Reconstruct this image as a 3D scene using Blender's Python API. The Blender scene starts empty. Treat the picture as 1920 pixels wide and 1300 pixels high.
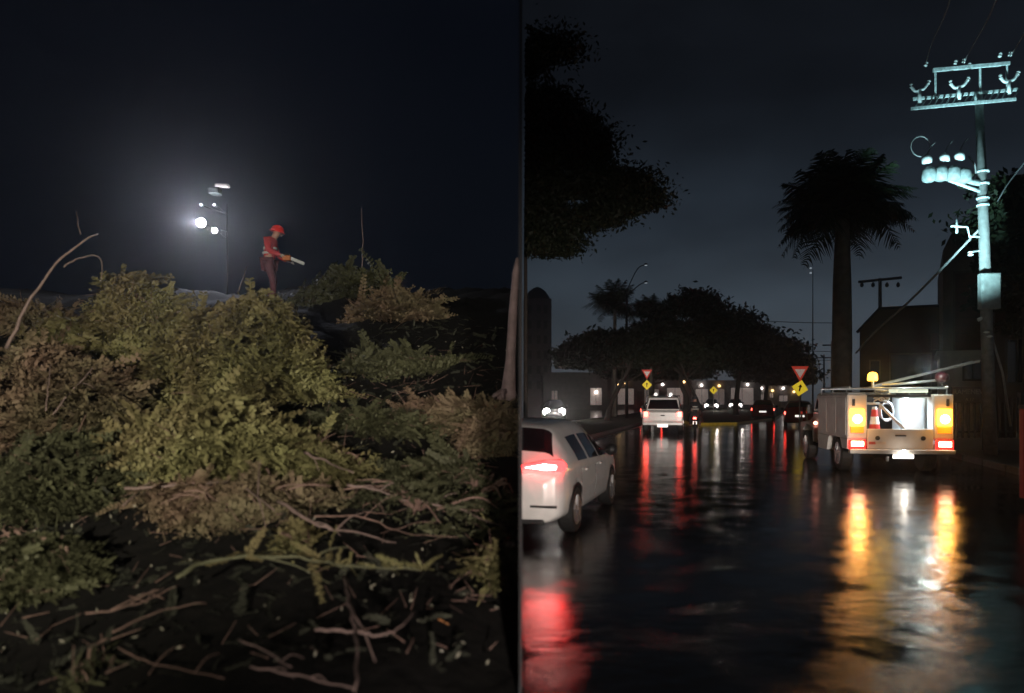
import bpy, bmesh, math, random
import numpy as np
from mathutils import Vector, Matrix
random.seed(7); RNG = np.random.default_rng(7)
R = math.radians
S = bpy.context.scene
C = S.collection

# ------------------------------------------------------------------ camera, world, exposure
FPX = 1394.0; HX = 978.0; HY = 745.0; EYE = 1.7
cam = bpy.data.cameras.new('camera'); camo = bpy.data.objects.new('camera', cam); C.objects.link(camo)
camo.location = (0, 0, EYE); camo.rotation_euler = (R(90), 0, 0)
cam.sensor_width = 36; cam.lens = 36*FPX/1920
cam.shift_x = -(HX-960)/1920; cam.shift_y = (HY-650)/1920
cam.clip_end = 2000; cam.clip_start = .05
S.camera = camo
cam.dof.use_dof = True; cam.dof.focus_distance = 28; cam.dof.aperture_fstop = .85
S.view_settings.view_transform = 'Standard'; S.view_settings.look = 'None'
S.view_settings.exposure = 0; S.view_settings.gamma = 1
S.render.engine = 'CYCLES'
S.cycles.use_denoising = True
S.cycles.max_bounces = 6; S.cycles.diffuse_bounces = 2; S.cycles.glossy_bounces = 3
S.cycles.transparent_max_bounces = 6; S.cycles.volume_bounces = 0
S.cycles.sample_clamp_indirect = 4; S.cycles.caustics_reflective = False; S.cycles.caustics_refractive = False

W = bpy.data.worlds.new('World'); S.world = W; W.use_nodes = True
nt = W.node_tree; nt.nodes.clear(); N = nt.nodes.new; L = nt.links.new
out = N('ShaderNodeOutputWorld'); bg = N('ShaderNodeBackground'); L(bg.outputs[0], out.inputs[0])
tc = N('ShaderNodeTexCoord'); sep = N('ShaderNodeSeparateXYZ'); L(tc.outputs['Generated'], sep.inputs[0])
ramp = N('ShaderNodeValToRGB'); cr = ramp.color_ramp
L(sep.outputs['Z'], ramp.inputs[0])
stops = [(0.0, (.052,.062,.074)), (.05, (.058,.075,.094)), (.12, (.041,.056,.073)), (.22, (.0165,.0235,.033)),
         (.36, (.0052,.0068,.0098)), (.55, (.0034,.0040,.0055)), (1, (.003,.0034,.0045))]
cr.elements[0].position = 0; cr.elements[0].color = (*stops[0][1], 1)
cr.elements[1].position = 1; cr.elements[1].color = (*stops[-1][1], 1)
for p, c in stops[1:-1]:
    e = cr.elements.new(p); e.color = (*c, 1)
mp = N('ShaderNodeMapping'); mp.inputs['Scale'].default_value = (1.6, 1.6, 3.4); L(tc.outputs['Generated'], mp.inputs[0])
cl = N('ShaderNodeTexNoise'); cl.inputs['Scale'].default_value = 2.6; cl.inputs['Detail'].default_value = 5; cl.inputs['Roughness'].default_value = .5
L(mp.outputs[0], cl.inputs['Vector'])
cmr = N('ShaderNodeMapRange'); cmr.inputs[1].default_value = .32; cmr.inputs[2].default_value = .68
cmr.inputs[3].default_value = .62; cmr.inputs[4].default_value = 1.28; L(cl.outputs[0], cmr.inputs[0])
mul = N('ShaderNodeMix'); mul.data_type = 'RGBA'; mul.blend_type = 'MULTIPLY'; mul.inputs[0].default_value = 1
L(ramp.outputs[0], mul.inputs[6]); L(cmr.outputs[0], mul.inputs[7])
sky = N('ShaderNodeTexSky'); sky.sky_type = 'NISHITA'; sky.sun_disc = False; sky.sun_elevation = R(-4); sky.sun_rotation = R(20)
ssc = N('ShaderNodeMix'); ssc.data_type = 'RGBA'; ssc.blend_type = 'ADD'; ssc.inputs[0].default_value = .02
L(mul.outputs[2], ssc.inputs[6]); L(sky.outputs[0], ssc.inputs[7])
L(ssc.outputs[2], bg.inputs[0]); bg.inputs[1].default_value = 1.0

# ------------------------------------------------------------------ helpers
def P(px, py, Y):
    return Vector(((px-HX)/FPX*Y, Y, EYE-(py-HY)/FPX*Y))
def G(px, py):
    Y = FPX*EYE/(py-HY); return Vector(((px-HX)/FPX*Y, Y, 0))

MATS = {}
def mat(name, col, rough=.6, metal=0, var=.25, scale=6, col2=None, bump=0, emit=None, estr=0, spec=.5, coat=0, dirt=0):
    if name in MATS: return MATS[name]
    m = bpy.data.materials.new(name); m.use_nodes = True; t = m.node_tree; b = t.nodes['Principled BSDF']
    b.inputs['Roughness'].default_value = rough; b.inputs['Metallic'].default_value = metal
    b.inputs['Specular IOR Level'].default_value = spec
    b.inputs['Coat Weight'].default_value = coat
    tcn = t.nodes.new('ShaderNodeTexCoord'); n = t.nodes.new('ShaderNodeTexNoise')
    n.inputs['Scale'].default_value = scale; n.inputs['Detail'].default_value = 5
    t.links.new(tcn.outputs['Object'], n.inputs['Vector'])
    r = t.nodes.new('ShaderNodeValToRGB'); r.color_ramp.elements[0].position = .3; r.color_ramp.elements[1].position = .7
    c2 = col2 or tuple(min(1, c*(1+var)) for c in col); c1 = col if col2 else tuple(c*(1-var) for c in col)
    r.color_ramp.elements[0].color = (*c1, 1); r.color_ramp.elements[1].color = (*c2, 1)
    t.links.new(n.outputs[0], r.inputs[0]); t.links.new(r.outputs[0], b.inputs['Base Color'])
    if bump:
        bn = t.nodes.new('ShaderNodeBump'); bn.inputs['Strength'].default_value = bump; bn.inputs['Distance'].default_value = .02
        t.links.new(n.outputs[0], bn.inputs['Height']); t.links.new(bn.outputs[0], b.inputs['Normal'])
    if emit:
        b.inputs['Emission Color'].default_value = (*emit, 1); b.inputs['Emission Strength'].default_value = estr
    MATS[name] = m; return m

class MB:
    def __init__(s): s.v = []; s.f = []
    def add(s, v, f):
        o = len(s.v); s.v += [tuple(p) for p in v]; s.f += [tuple(i+o for i in q) for q in f]; return s
    def box(s, x0, x1, y0, y1, z0, z1, rot=None, piv=None):
        v = [Vector(p) for p in ((x0,y0,z0),(x1,y0,z0),(x1,y1,z0),(x0,y1,z0),(x0,y0,z1),(x1,y0,z1),(x1,y1,z1),(x0,y1,z1))]
        if rot is not None:
            c = piv or Vector(((x0+x1)/2,(y0+y1)/2,(z0+z1)/2)); v = [rot@(p-c)+c for p in v]
        return s.add(v, [(0,3,2,1),(4,5,6,7),(0,1,5,4),(1,2,6,5),(2,3,7,6),(3,0,4,7)])
    def tube(s, pts, rad, n=8, cap=True):
        pts = [Vector(p) for p in pts]; k = len(pts)
        if not hasattr(rad, '__len__'): rad = [rad]*k
        v = []; f = []
        ref = None
        for i, p in enumerate(pts):
            d = (pts[min(i+1,k-1)]-pts[max(i-1,0)]).normalized()
            if ref is None: ref = Vector((0,0,1)) if abs(d.z) < .9 else Vector((1,0,0))
            a = d.cross(ref)
            if a.length < 1e-4: a = d.cross(Vector((1,.3,.2)))
            a.normalize(); b = a.cross(d).normalized(); ref = b
            for j in range(n):
                t = 2*math.pi*j/n; v.append(p+(a*math.cos(t)+b*math.sin(t))*rad[i])
        for i in range(k-1):
            for j in range(n):
                f.append((i*n+j, i*n+(j+1)%n, (i+1)*n+(j+1)%n, (i+1)*n+j))
        if cap: f.append(tuple(range(n-1,-1,-1))); f.append(tuple((k-1)*n+j for j in range(n)))
        return s.add(v, f)
    def lathe(s, prof, c=(0,0,0), n=14, axis='z'):
        v = []; f = []
        for r, h in prof:
            for j in range(n):
                t = 2*math.pi*j/n; a, b = r*math.cos(t), r*math.sin(t)
                p = (a,b,h) if axis == 'z' else ((h,a,b) if axis == 'x' else (a,h,b))
                v.append((p[0]+c[0], p[1]+c[1], p[2]+c[2]))
        k = len(prof)
        for i in range(k-1):
            for j in range(n): f.append((i*n+j, i*n+(j+1)%n, (i+1)*n+(j+1)%n, (i+1)*n+j))
        f.append(tuple(range(n-1,-1,-1))); f.append(tuple((k-1)*n+j for j in range(n)))
        return s.add(v, f)
    def prism(s, poly, z0, z1, axis='z'):
        # poly in (a,b); axis z: (x,y) extruded along z;  axis x: (y,z) extruded along x; axis y: (x,z) extruded along y
        n = len(poly); q = []
        for h in (z0, z1):
            for a, b in poly: q.append((a,b,h) if axis == 'z' else ((h,a,b) if axis == 'x' else (a,h,b)))
        return s.add(q, [tuple(range(n-1,-1,-1)), tuple(range(n,2*n))]+[(i,(i+1)%n,n+(i+1)%n,n+i) for i in range(n)])
    def mesh(s, name):
        me = bpy.data.meshes.new(name); me.from_pydata(s.v, [], s.f)
        bm = bmesh.new(); bm.from_mesh(me); bmesh.ops.recalc_face_normals(bm, faces=bm.faces); bm.to_mesh(me); bm.free()
        return me
    def build(s, name, m, parent=None, smooth=False, bevel=0, loc=None):
        me = s.mesh(name); me.materials.append(m)
        if smooth: me.shade_smooth()
        o = bpy.data.objects.new(name, me); C.objects.link(o); o.parent = parent
        if loc: o.location = loc
        if bevel:
            b = o.modifiers.new('bevel', 'BEVEL'); b.width = bevel; b.segments = 2; b.limit_method = 'ANGLE'
        return o

def np_obj(name, V, F, m, parent=None, smooth=False):
    me = bpy.data.meshes.new(name); V = np.asarray(V, np.float32); F = np.asarray(F, np.int32); k = F.shape[1]
    me.vertices.add(len(V)); me.vertices.foreach_set('co', V.ravel())
    me.loops.add(F.size); me.loops.foreach_set('vertex_index', F.ravel())
    me.polygons.add(len(F)); me.polygons.foreach_set('loop_start', np.arange(len(F), dtype=np.int32)*k)
    me.polygons.foreach_set('loop_total', np.full(len(F), k, np.int32))
    me.update(calc_edges=True); me.materials.append(m)
    if smooth: me.shade_smooth()
    o = bpy.data.objects.new(name, me); C.objects.link(o); o.parent = parent; return o

def thing(name, label, cat, loc=(0,0,0), rz=0, group=None):
    o = bpy.data.objects.new(name, None); C.objects.link(o); o.empty_display_size = .2
    o.location = loc; o.rotation_euler = (0,0,rz); o['label'] = label; o['category'] = cat
    if group: o['group'] = group
    return o
def tag(o, label, cat, group=None):
    o['label'] = label; o['category'] = cat
    if group: o['group'] = group
    return o
def struct(o, label=None):
    o['kind'] = 'structure'
    if label: o['label'] = label
    return o
def copy_tree(o, parent=None):
    c = o.copy(); C.objects.link(c); c.parent = parent
    for ch in o.children: copy_tree(ch, c)
    return c
def catmull(pts, k=5):
    pts = [Vector(p) for p in pts]
    if len(pts) < 3: return pts
    q = [2*pts[0]-pts[1]]+pts+[2*pts[-1]-pts[-2]]; r = []
    for i in range(1, len(q)-2):
        for j in range(k):
            t = j/k; a,b,c,d = q[i-1],q[i],q[i+1],q[i+2]
            r.append(.5*((2*b)+(c-a)*t+(2*a-5*b+4*c-d)*t*t+(3*b-a-3*c+d)*t*t*t))
    r.append(pts[-1]); return r
def lamp(name, kind, loc, energy, col, size=.1, target=None, angle=60, blend=.5, parent=None):
    l = bpy.data.lights.new(name, kind); l.energy = energy; l.color = col
    o = bpy.data.objects.new(name, l); C.objects.link(o); o.location = loc
    if kind == 'AREA': l.size = size
    else: l.shadow_soft_size = size
    if kind == 'SPOT': l.spot_size = R(angle); l.spot_blend = blend
    if target is not None: o.rotation_euler = (Vector(target)-Vector(loc)).to_track_quat('-Z', 'Y').to_euler()
    return o

# ------------------------------------------------------------------ light in the place
# vehicle work light behind the photographer, on the debris slope
lamp('work_light', 'SPOT', (-2.2, -4.0, 2.5), 7900, (1.0, .91, .72), .12, target=(-6.8, 11, 4.0), angle=66, blend=1.0)
# headlights of the vehicle behind the photographer in the wet street
lamp('headlight_beam', 'SPOT', (.9, -4.5, .95), 4800, (1.0, .87, .77), .12, target=(1.4, 14, -.4), angle=42, blend=.9)

lamp('pickup_fill', 'SPOT', (2.4, -4.5, 1.0), 22000, (1.0, .88, .78), .10, target=(8.8, 42, .7), angle=14, blend=.9)  # added spot brightening the distant pickup and the yellow kerb

# ------------------------------------------------------------------ left place : terrain
TZ = [(-10,0),(3.6,0),(5,.12),(7,.6),(9,1.2),(11,1.9),(14,3),(17,4.0),(25,5.2),(60,6.6),(110,7)]
def gz(x, y):
    b = float(np.interp(y, [a for a, _ in TZ], [c for _, c in TZ]))
    return b + .10*math.sin(x*1.3+y*.7)+.07*math.sin(x*2.9-y*1.9)*min(1, max(0, (y-3)/3))
def LG(px, py, h=0):
    """where the line of sight meets the slope (raised by h)"""
    y = 3.0
    while y < 60:
        p = P(px, py, y)
        if p.z <= gz(p.x, y)+h: return p
        y += .04
    return P(px, py, 26)

def wet_asphalt(name, rough0, rough1, bump, scale, wave, wstr, dist):
    m = bpy.data.materials.new(name); m.use_nodes = True; t = m.node_tree; b = t.nodes['Principled BSDF']
    n = t.nodes.new; l = t.links.new
    tcn = n('ShaderNodeTexCoord')
    a = n('ShaderNodeTexNoise'); a.inputs['Scale'].default_value = scale; a.inputs['Detail'].default_value = 6; a.inputs['Roughness'].default_value = .7
    w = n('ShaderNodeTexNoise'); w.inputs['Scale'].default_value = wave; w.inputs['Detail'].default_value = 3
    g = n('ShaderNodeTexNoise'); g.inputs['Scale'].default_value = .5; g.inputs['Detail'].default_value = 4
    mpn = n('ShaderNodeMapping'); mpn.inputs['Scale'].default_value = (.8, 1.15, 1)
    l(tcn.outputs['Object'], mpn.inputs[0])
    l(tcn.outputs['Object'], a.inputs['Vector']); l(mpn.outputs[0], w.inputs['Vector']); l(tcn.outputs['Object'], g.inputs['Vector'])
    mr = n('ShaderNodeMapRange'); mr.inputs[1].default_value = .35; mr.inputs[2].default_value = .65
    mr.inputs[3].default_value = rough0; mr.inputs[4].default_value = rough1; l(g.outputs[0], mr.inputs[0]); l(mr.outputs[0], b.inputs['Roughness'])
    ms = n('ShaderNodeMapRange'); ms.inputs[1].default_value = .38; ms.inputs[2].default_value = .62
    ms.inputs[3].default_value = bump*.25; ms.inputs[4].default_value = bump
    g2 = n('ShaderNodeTexNoise'); g2.inputs['Scale'].default_value = 1.7; g2.inputs['Detail'].default_value = 5; l(tcn.outputs['Object'], g2.inputs['Vector']); l(g2.outputs[0], ms.inputs[0])
    cr_ = n('ShaderNodeValToRGB'); cr_.color_ramp.elements[0].color = (.003,.003,.0032,1); cr_.color_ramp.elements[1].color = (.013,.0125,.0125,1)
    l(a.outputs[0], cr_.inputs[0]); l(cr_.outputs[0], b.inputs['Base Color'])
    b1 = n('ShaderNodeBump'); l(ms.outputs[0], b1.inputs['Strength']); b1.inputs['Distance'].default_value = dist
    b2 = n('ShaderNodeBump'); b2.inputs['Strength'].default_value = wstr; b2.inputs['Distance'].default_value = .012
    l(w.outputs[0], b2.inputs['Height']); l(b2.outputs[0], b1.inputs['Normal']); l(a.outputs[0], b1.inputs['Height'])
    l(b1.outputs[0], b.inputs['Normal'])
    b.inputs['IOR'].default_value = 1.34
    return m
M_ROAD = wet_asphalt('wet_asphalt', .07, .13, .7, 85, 3.2, .32, .0022)
M_PATCH = wet_asphalt('coarse_wet_asphalt', .06, .11, .9, 48, 5.5, .6, .0032)
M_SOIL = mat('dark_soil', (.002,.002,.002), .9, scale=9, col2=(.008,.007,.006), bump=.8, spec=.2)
M_BLACK = mat('black_paint', (.008,.008,.009), .8)
M_KERB = mat('grey_kerb', (.16,.15,.14), .5, scale=8)
M_YKERB = mat('yellow_kerb_paint', (.62,.46,.05), .4, scale=5)
M_GRASS = mat('verge_grass', (.018,.028,.010), .8, scale=14, col2=(.05,.06,.02), bump=.5)
M_PAVE = mat('pavement_concrete', (.07,.068,.065), .45, scale=7, bump=.3)

nx, ny = 90, 110
ys = np.concatenate([np.linspace(-8, 3, 8), np.linspace(3.3, 30, 84), np.linspace(33, 110, 18)])
xs = -0.014-np.concatenate([np.linspace(0, 16, 66), np.linspace(17, 70, 24)])
V = []
for y in ys:
    for x in xs:
        V.append((x, y, gz(x, y)+.05*math.sin(x*7.1+math.sin(y*3)*2)*math.sin(y*6.3)))
F = [(j*nx+i, (j+1)*nx+i, (j+1)*nx+i+1, j*nx+i+1) for j in range(len(ys)-1) for i in range(nx-1)]
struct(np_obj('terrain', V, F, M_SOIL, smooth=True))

# the night behind the slope: a curved backdrop standing well outside the haze
M_NIGHT = bpy.data.materials.new('night_sky'); M_NIGHT.use_nodes = True
t = M_NIGHT.node_tree; t.nodes.clear(); o_ = t.nodes.new('ShaderNodeOutputMaterial'); e_ = t.nodes.new('ShaderNodeEmission')
g_ = t.nodes.new('ShaderNodeTexCoord'); n_ = t.nodes.new('ShaderNodeTexNoise'); n_.inputs['Scale'].default_value = .012
r_ = t.nodes.new('ShaderNodeValToRGB'); r_.color_ramp.elements[0].color = (.0012,.0019,.0038,1); r_.color_ramp.elements[1].color = (.0024,.0034,.0062,1)
t.links.new(g_.outputs['Object'], n_.inputs['Vector']); t.links.new(n_.outputs[0], r_.inputs[0]); t.links.new(r_.outputs[0], e_.inputs[0]); t.links.new(e_.outputs[0], o_.inputs[0])
mb = MB(); rr = 330; v = []; f = []
for i in range(25):
    a = R(90+i*95/24)
    for z in (-30, 90, 200, 300): v.append((rr*math.cos(a), rr*math.sin(a), z))
v = [((0 if i < 4 else p[0]), p[1], p[2]) for i, p in enumerate(v)]
for i in range(24):
    for j in range(3): f.append((i*4+j, i*4+j+1, (i+1)*4+j+1, (i+1)*4+j))
mb.add(v, f); sk = mb.build('sky', M_NIGHT); struct(sk, 'black night sky behind the debris slope')

# added thin black divider that keeps slope and street light apart
mb = MB(); mb.box(-.012, 0, 4.0, 235, -.4, 30)
dw = mb.build('added_divider', M_BLACK); struct(dw, 'added thin black divider keeping light apart between the debris slope and the street')

# ------------------------------------------------------------------ right place : ground
mb = MB(); mb.box(0.001, 420, -12, 420, -.3, 0); struct(mb.build('road', M_ROAD))
# coarse asphalt patch in front, its far edge is the straight seam in the reflections
mb = MB(); mb.prism([(.02,2.6),(.02,5.2),(1.2,6.0),(2.75,6.42),(4.15,6.62),(7.0,6.75),(6.6,2.6)], .001, .009)
struct(mb.build('road_patch', M_PATCH, bevel=.003))
# medians
def island(name, pts, m, mk, label, h=.13, w=.16):
    n = len(pts); c = Vector((sum(p[0] for p in pts)/n, sum(p[1] for p in pts)/n))
    inner = [tuple(Vector(p)+(c-Vector(p)).normalized()*w) for p in pts]
    mb = MB(); mb.prism(inner, 0, h-.012); g = struct(mb.build(name, m), label)
    mb = MB()
    for i in range(n):
        a, b = pts[i], pts[(i+1) % n]; ai, bi = inner[i], inner[(i+1) % n]
        mb.prism([a, b, bi, ai], 0.0, h)
    k = mb.build('kerb', mk, g); return g
A0, A1 = G(1105,822), G(1205,795)
dA = (A1-A0).normalized()
pA = lambda t: (A0.x+dA.x*t, A0.y+dA.y*t)
B0, B1 = G(1060,795), G(1195,776); dB = (B1-B0).normalized()
pB = lambda t: (B0.x+dB.x*t, B0.y+dB.y*t)
island('median_strip', [pA(0), pA(8), pA(22), pA(60), pB(40), pB(18), pB(0), ((A0.x*.6+B0.x*.4)-.2, 38)], M_GRASS, M_KERB, 'dark grassy median with a pale kerb under the trees')
island('median_island', [(10.3,45),(13.5,46.5),(19.5,57),(40,110),(27,112),(12.0,58)], M_GRASS, M_YKERB, 'traffic island with a yellow painted kerb')
# road markings
M_LINE = mat('white_road_paint', (.55,.55,.52), .35, scale=12)
mb = MB()
a = Vector(pA(-1.5))+Vector((.35,0)); b = Vector(pA(30))+Vector((.35,0))
mb.add([(a.x,a.y,.004),(a.x+.14,a.y,.004),(b.x+.14,b.y,.004),(b.x,b.y,.004)], [(0,1,2,3)])
struct(mb.build('road_marking', M_LINE))
# pavement on the right
mb = MB(); mb.prism([(9.6,8),(10.4,14),(12.0,20),(15.0,29),(24,58),(50,58),(50,8)], 0, .14)
pv = struct(mb.build('pavement', M_PAVE, bevel=.02))
kb = [(9.45,8),(10.25,14),(11.85,20),(14.85,29),(23.8,58)]; ki = [(9.6,8),(10.4,14),(12.0,20),(15.0,29),(24,58)]
for i in range(4):
    seg = int((Vector(kb[i+1])-Vector(kb[i])).length/1.5)
    for k in range(seg):
        f0, f1 = k/seg, (k+1)/seg-.012
        q = [Vector(kb[i]).lerp(Vector(kb[i+1]), f0), Vector(kb[i]).lerp(Vector(kb[i+1]), f1), Vector(ki[i]).lerp(Vector(ki[i+1]), f1), Vector(ki[i]).lerp(Vector(ki[i+1]), f0)]
        mb = MB(); mb.prism([tuple(p) for p in q], 0, .15); mb.build('kerbstone', M_KERB, pv)

# ------------------------------------------------------------------ vegetation
def leaf_mat(name, a, b, scale=1.2):
    m = mat(name, a, .6, scale=scale, col2=b, spec=.3)
    return m
M_LEAF = leaf_mat('tree_leaves', (.010,.015,.007), (.020,.028,.012))
M_PALM = leaf_mat('palm_fronds', (.018,.028,.012), (.035,.05,.022))
M_BARK = mat('tree_bark', (.045,.036,.030), .85, scale=14, bump=.7)
M_PALMBARK = mat('palm_bark', (.13,.115,.095), .8, scale=4, bump=.4)

def leaf_quads(cen, size, rng, elong=1.6):
    n = len(cen); d = rng.normal(size=(n,3)); d /= np.linalg.norm(d,axis=1)[:,None]
    e = rng.normal(size=(n,3)); e -= (e*d).sum(1)[:,None]*d; e /= np.linalg.norm(e,axis=1)[:,None]
    s = size*(.6+.8*rng.random((n,1)))
    a = cen-d*s*elong*.5; b = cen+e*s*.35; c = cen+d*s*elong*.5; f = cen-e*s*.35
    V = np.stack([a,b,c,f],1).reshape(-1,3); F = np.arange(n*4).reshape(-1,4); return V, F

def tree(label, base, trunk_pts, crown, rad=.22, leaf=.2, nclump=46, per=330, group=None, seed=1, xmin=None, spread=.85):
    rng = np.random.default_rng(seed); rnd = random.Random(seed)
    t = thing('tree', label, 'tree', base, group=group); B = Vector(base)
    tp = catmull([Vector(p)-B for p in trunk_pts], 4)
    k = len(tp); mb = MB(); mb.tube(tp, [rad*(1-.45*i/(k-1))*(1.35 if i == 0 else 1) for i in range(k)], 10)
    mb.build('trunk', M_BARK, t, smooth=True)
    top = tp[-1]; V=[]; cs = []
    for (cx,cy,cz,rx,ry,rz_) in crown:
        for _ in range(max(3,nclump//len(crown))):
            while True:
                q = rng.uniform(-1,1,3)
                if np.dot(q,q) <= 1: break
            q = q/np.linalg.norm(q)*np.linalg.norm(q)**.45
            if q[2] < -.55: q[2] = -.55
            cs.append(np.array([cx+q[0]*rx, cy+q[1]*ry, cz+q[2]*rz_])-np.array(base))
    for i in range(min(9, len(cs))):
        c = Vector(cs[i*len(cs)//9 % len(cs)]); s0 = tp[int(k*.7)] if i % 2 else top
        mid = s0.lerp(c, .5)+Vector((0,0,-.1*(c-s0).length))
        if xmin is not None and (c.x+B.x < xmin+.1 or mid.x+B.x < xmin+.1): continue
        mb = MB(); mb.tube(catmull([s0, mid, c], 4), [rad*.45*(1-.09*j) for j in range(9)], 6); mb.build('limb', M_BARK, t, smooth=True)
    pts = []
    rr_ = np.mean([min(c[3],c[5]) for c in crown])*.34
    for c in cs:
        d = rng.normal(size=(per,3))*np.array([1.25,1.1,.62])*rr_*spread*rng.uniform(.7,1.3)
        if spread > 1: d *= 1+.10*rng.exponential(size=(per,1))
        d[:,2] = np.maximum(d[:,2], -rr_*.9)
        pts.append(c+d)
    pts = np.concatenate(pts)
    if xmin is not None: pts = pts[pts[:,0]+B.x > xmin+leaf]
    V, F = leaf_quads(pts, leaf, rng); o = np_obj('crown', V, F, M_LEAF, t)
    return t

TG = 'broad street trees along the median'
tree('spreading tree with a slanting trunk on the median left of the white pickup', P(1137,789,50)*Vector((1,1,0)) if False else (5.75,50,.1),
     [(5.75,50,.05),(6.0,50,1.2),(6.6,50.2,2.4),(7.3,50.5,3.6)],
     [(4.9,50.5,4.5,2.4,2.0,1.0),(7.0,51,4.8,2.6,2.2,1.2),(5.9,50.5,5.1,2.4,2.0,.9)], .2, .22, 84, 420, TG, 3)
tree('tallest domed tree in the middle of the median', (10.9,50,.1),
     [(10.9,50,.05),(11.1,50,1.6),(10.7,50,2.8),(11.3,50.5,4.6)],
     [(9.8,51,5.2,1.9,2,1.6),(12.2,51,6.6,2.9,2.6,2.0),(13.6,51.5,5.2,2.4,2,1.8),(10.9,50.6,4.9,2.4,2,1.2)], .2, .22, 120, 420, TG, 5)
tree('forked slim tree standing just right of the white pickup', (11.6,48,.1),
     [(11.6,48,.05),(11.4,48,1.3),(10.8,48,2.6),(10.3,48.2,4.0)],
     [(10.3,48.5,4.9,2.0,1.6,1.0),(12.0,48.6,4.7,1.8,1.5,.9)], .13, .2, 44, 330, TG, 6)
tree('rounded tree right of the tallest one over the traffic island', (19.0,66,.1),
     [(19.0,66,.05),(19.1,66,1.8),(19.3,66,3.4),(19.6,66,5)],
     [(18.6,66,6.3,3.2,2.6,2.2),(21.4,66.5,5.6,2.8,2.4,1.9)], .25, .28, 90, 420, TG, 8)
tree('lowest and farthest tree at the end of the dark tree line', (27.5,84,.1),
     [(27.5,84,.05),(27.6,84,2),(27.9,84,4)],
     [(27.2,84,5.4,3.0,2.6,2.3),(30.2,84.5,4.7,2.2,2.2,1.7)], .28, .32, 80, 400, TG, 9)
tree('dark background tree between the slanting tree and the tallest tree', (12.9,74,.1),
     [(12.9,74,.05),(13,74,2),(13.1,74,4)],
     [(11.5,74,5.4,3.8,2.4,2.2),(16,74,5.2,3.2,2.2,1.8)], .28, .32, 84, 400, TG, 10)
# overhanging tree top left of the street
tree('dark leafy branches hanging into the top of the street view beside the added divider', (.09,16.5,0),
     [(.09,16.5,0),(.09,16.5,3.2),(.10,16.4,6.5),(.2,15.6,9.5)],
     [(1.4,14,5.35,.75,.8,.45),(.9,14,5.9,.8,.8,.6),(.4,14,7.5,.6,.8,.9),(.6,14,6.6,.7,.8,.6),(.42,14,4.75,.40,.5,.35),(2.0,14,5.5,.40,.5,.22),(.2,14,6.0,.3,.6,1.6)], .05, .06, 90, 1100, None, 21, xmin=.02, spread=1.15)

def frond_mesh(Ln, droop, seed, nl=34, lw=.05, ll=.55, up=.5):
    rng = np.random.default_rng(seed); pts = []
    for i in range(13):
        s = i/12; pts.append(np.array([Ln*s*(1-.18*s*droop), 0, Ln*(up*s-droop*s*s)]))
    pts = np.array(pts); V = []; F = []
    def at(s):
        f = s*12; i = min(11,int(f)); return pts[i]+(pts[i+1]-pts[i])*(f-i), pts[i+1]-pts[i]
    for i in range(12):
        w = .03*(1-i/13); a,b = pts[i],pts[i+1]; o = len(V)
        V += [a+[0,-w,0],a+[0,w,0],b+[0,w,0],b+[0,-w,0]]; F.append((o,o+1,o+2,o+3))
        V += [a+[0,0,-w],a+[0,0,w],b+[0,0,w],b+[0,0,-w]]; F.append((o+4,o+5,o+6,o+7))
    for k in range(nl):
        s = .12+.86*k/nl; p, d = at(s); d = d/np.linalg.norm(d); l = ll*math.sin(math.pi*min(1,.25+s*.75))*1.05+.08
        for sd in (-1,1):
            q = p+d*l*.35*rng.uniform(.6,1.3)+np.array([0,sd*l*rng.uniform(.75,1),-l*rng.uniform(.1,.75)])
            m = (p+q)/2+np.array([0,0,.03]); w = d*lw; o = len(V)
            V += [p-w*.5, p+w*.5, m+w*.6, m-w*.6]; F.append((o,o+1,o+2,o+3))
            V += [m-w*.6, m+w*.6, q+w*.1, q-w*.1]; F.append((o+4,o+5,o+6,o+7))
    me = bpy.data.meshes.new('frond'); me.from_pydata([tuple(p) for p in V], [], F); me.materials.append(M_PALM); return me
def palm(label, base, H, rt, Ln, nf, seed, lean=0, group=None, ll=.55, ups=(-.35,.95)):
    t = thing('palm_tree', label, 'palm tree', base, group=group); rnd = random.Random(seed)
    prof = [(1.25,0),(1.1,.05),(1.0,.2),(1.04,.45),(.95,.7),(.78,.88),(.70,.93),(.8,.95),(.62,1.0)]
    mb = MB(); v = []
    mb.tube([(lean*s*s*H,0,s*H) for _, s in prof], [rt*r for r, _ in prof], 16); mb.build('trunk', M_PALMBARK, t, smooth=True)
    for i in range(14):
        s = .08+.06*i; rr2 = float(np.interp(s,[p[1] for p in prof],[p[0] for p in prof]))*rt
        mb = MB(); mb.lathe([(rr2*.99,-.02),(rr2*1.035,0),(rr2*.99,.02)], (lean*s*s*H,0,s*H), 16); mb.build('trunk_ring', M_PALMBARK, t, smooth=True)
    ms = [frond_mesh(Ln*rnd.uniform(.85,1.1), dr, seed*10+i, ll=ll) for i, dr in enumerate((.35,.6,.9,1.15,.75))]
    for i in range(nf):
        o = bpy.data.objects.new('frond', ms[i % 5]); C.objects.link(o); o.parent = t
        o.location = (lean*H, 0, H*.99)
        o.rotation_euler = (rnd.uniform(-.3,.3), -R(rnd.uniform(-4,60)) if i > 3 else -R(75), i*2.399+rnd.uniform(-.2,.2))
    return t
palm('tall royal palm with ringed pale trunk behind the utility truck', (11.2,26,0), 8.1, .32, 2.8, 84, 4, .002, ll=.85)
palm('slim palm rising above the slanting median tree', (7.5,60,.1), 8.7, .17, 2.9, 34, 11, .004, 'small palms on the median', ll=.9)
palm('shorter palm beside the tall domed tree', (10.6,61,.1), 8.1, .15, 2.5, 28, 13, .006, 'small palms on the median', ll=.8)

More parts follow.
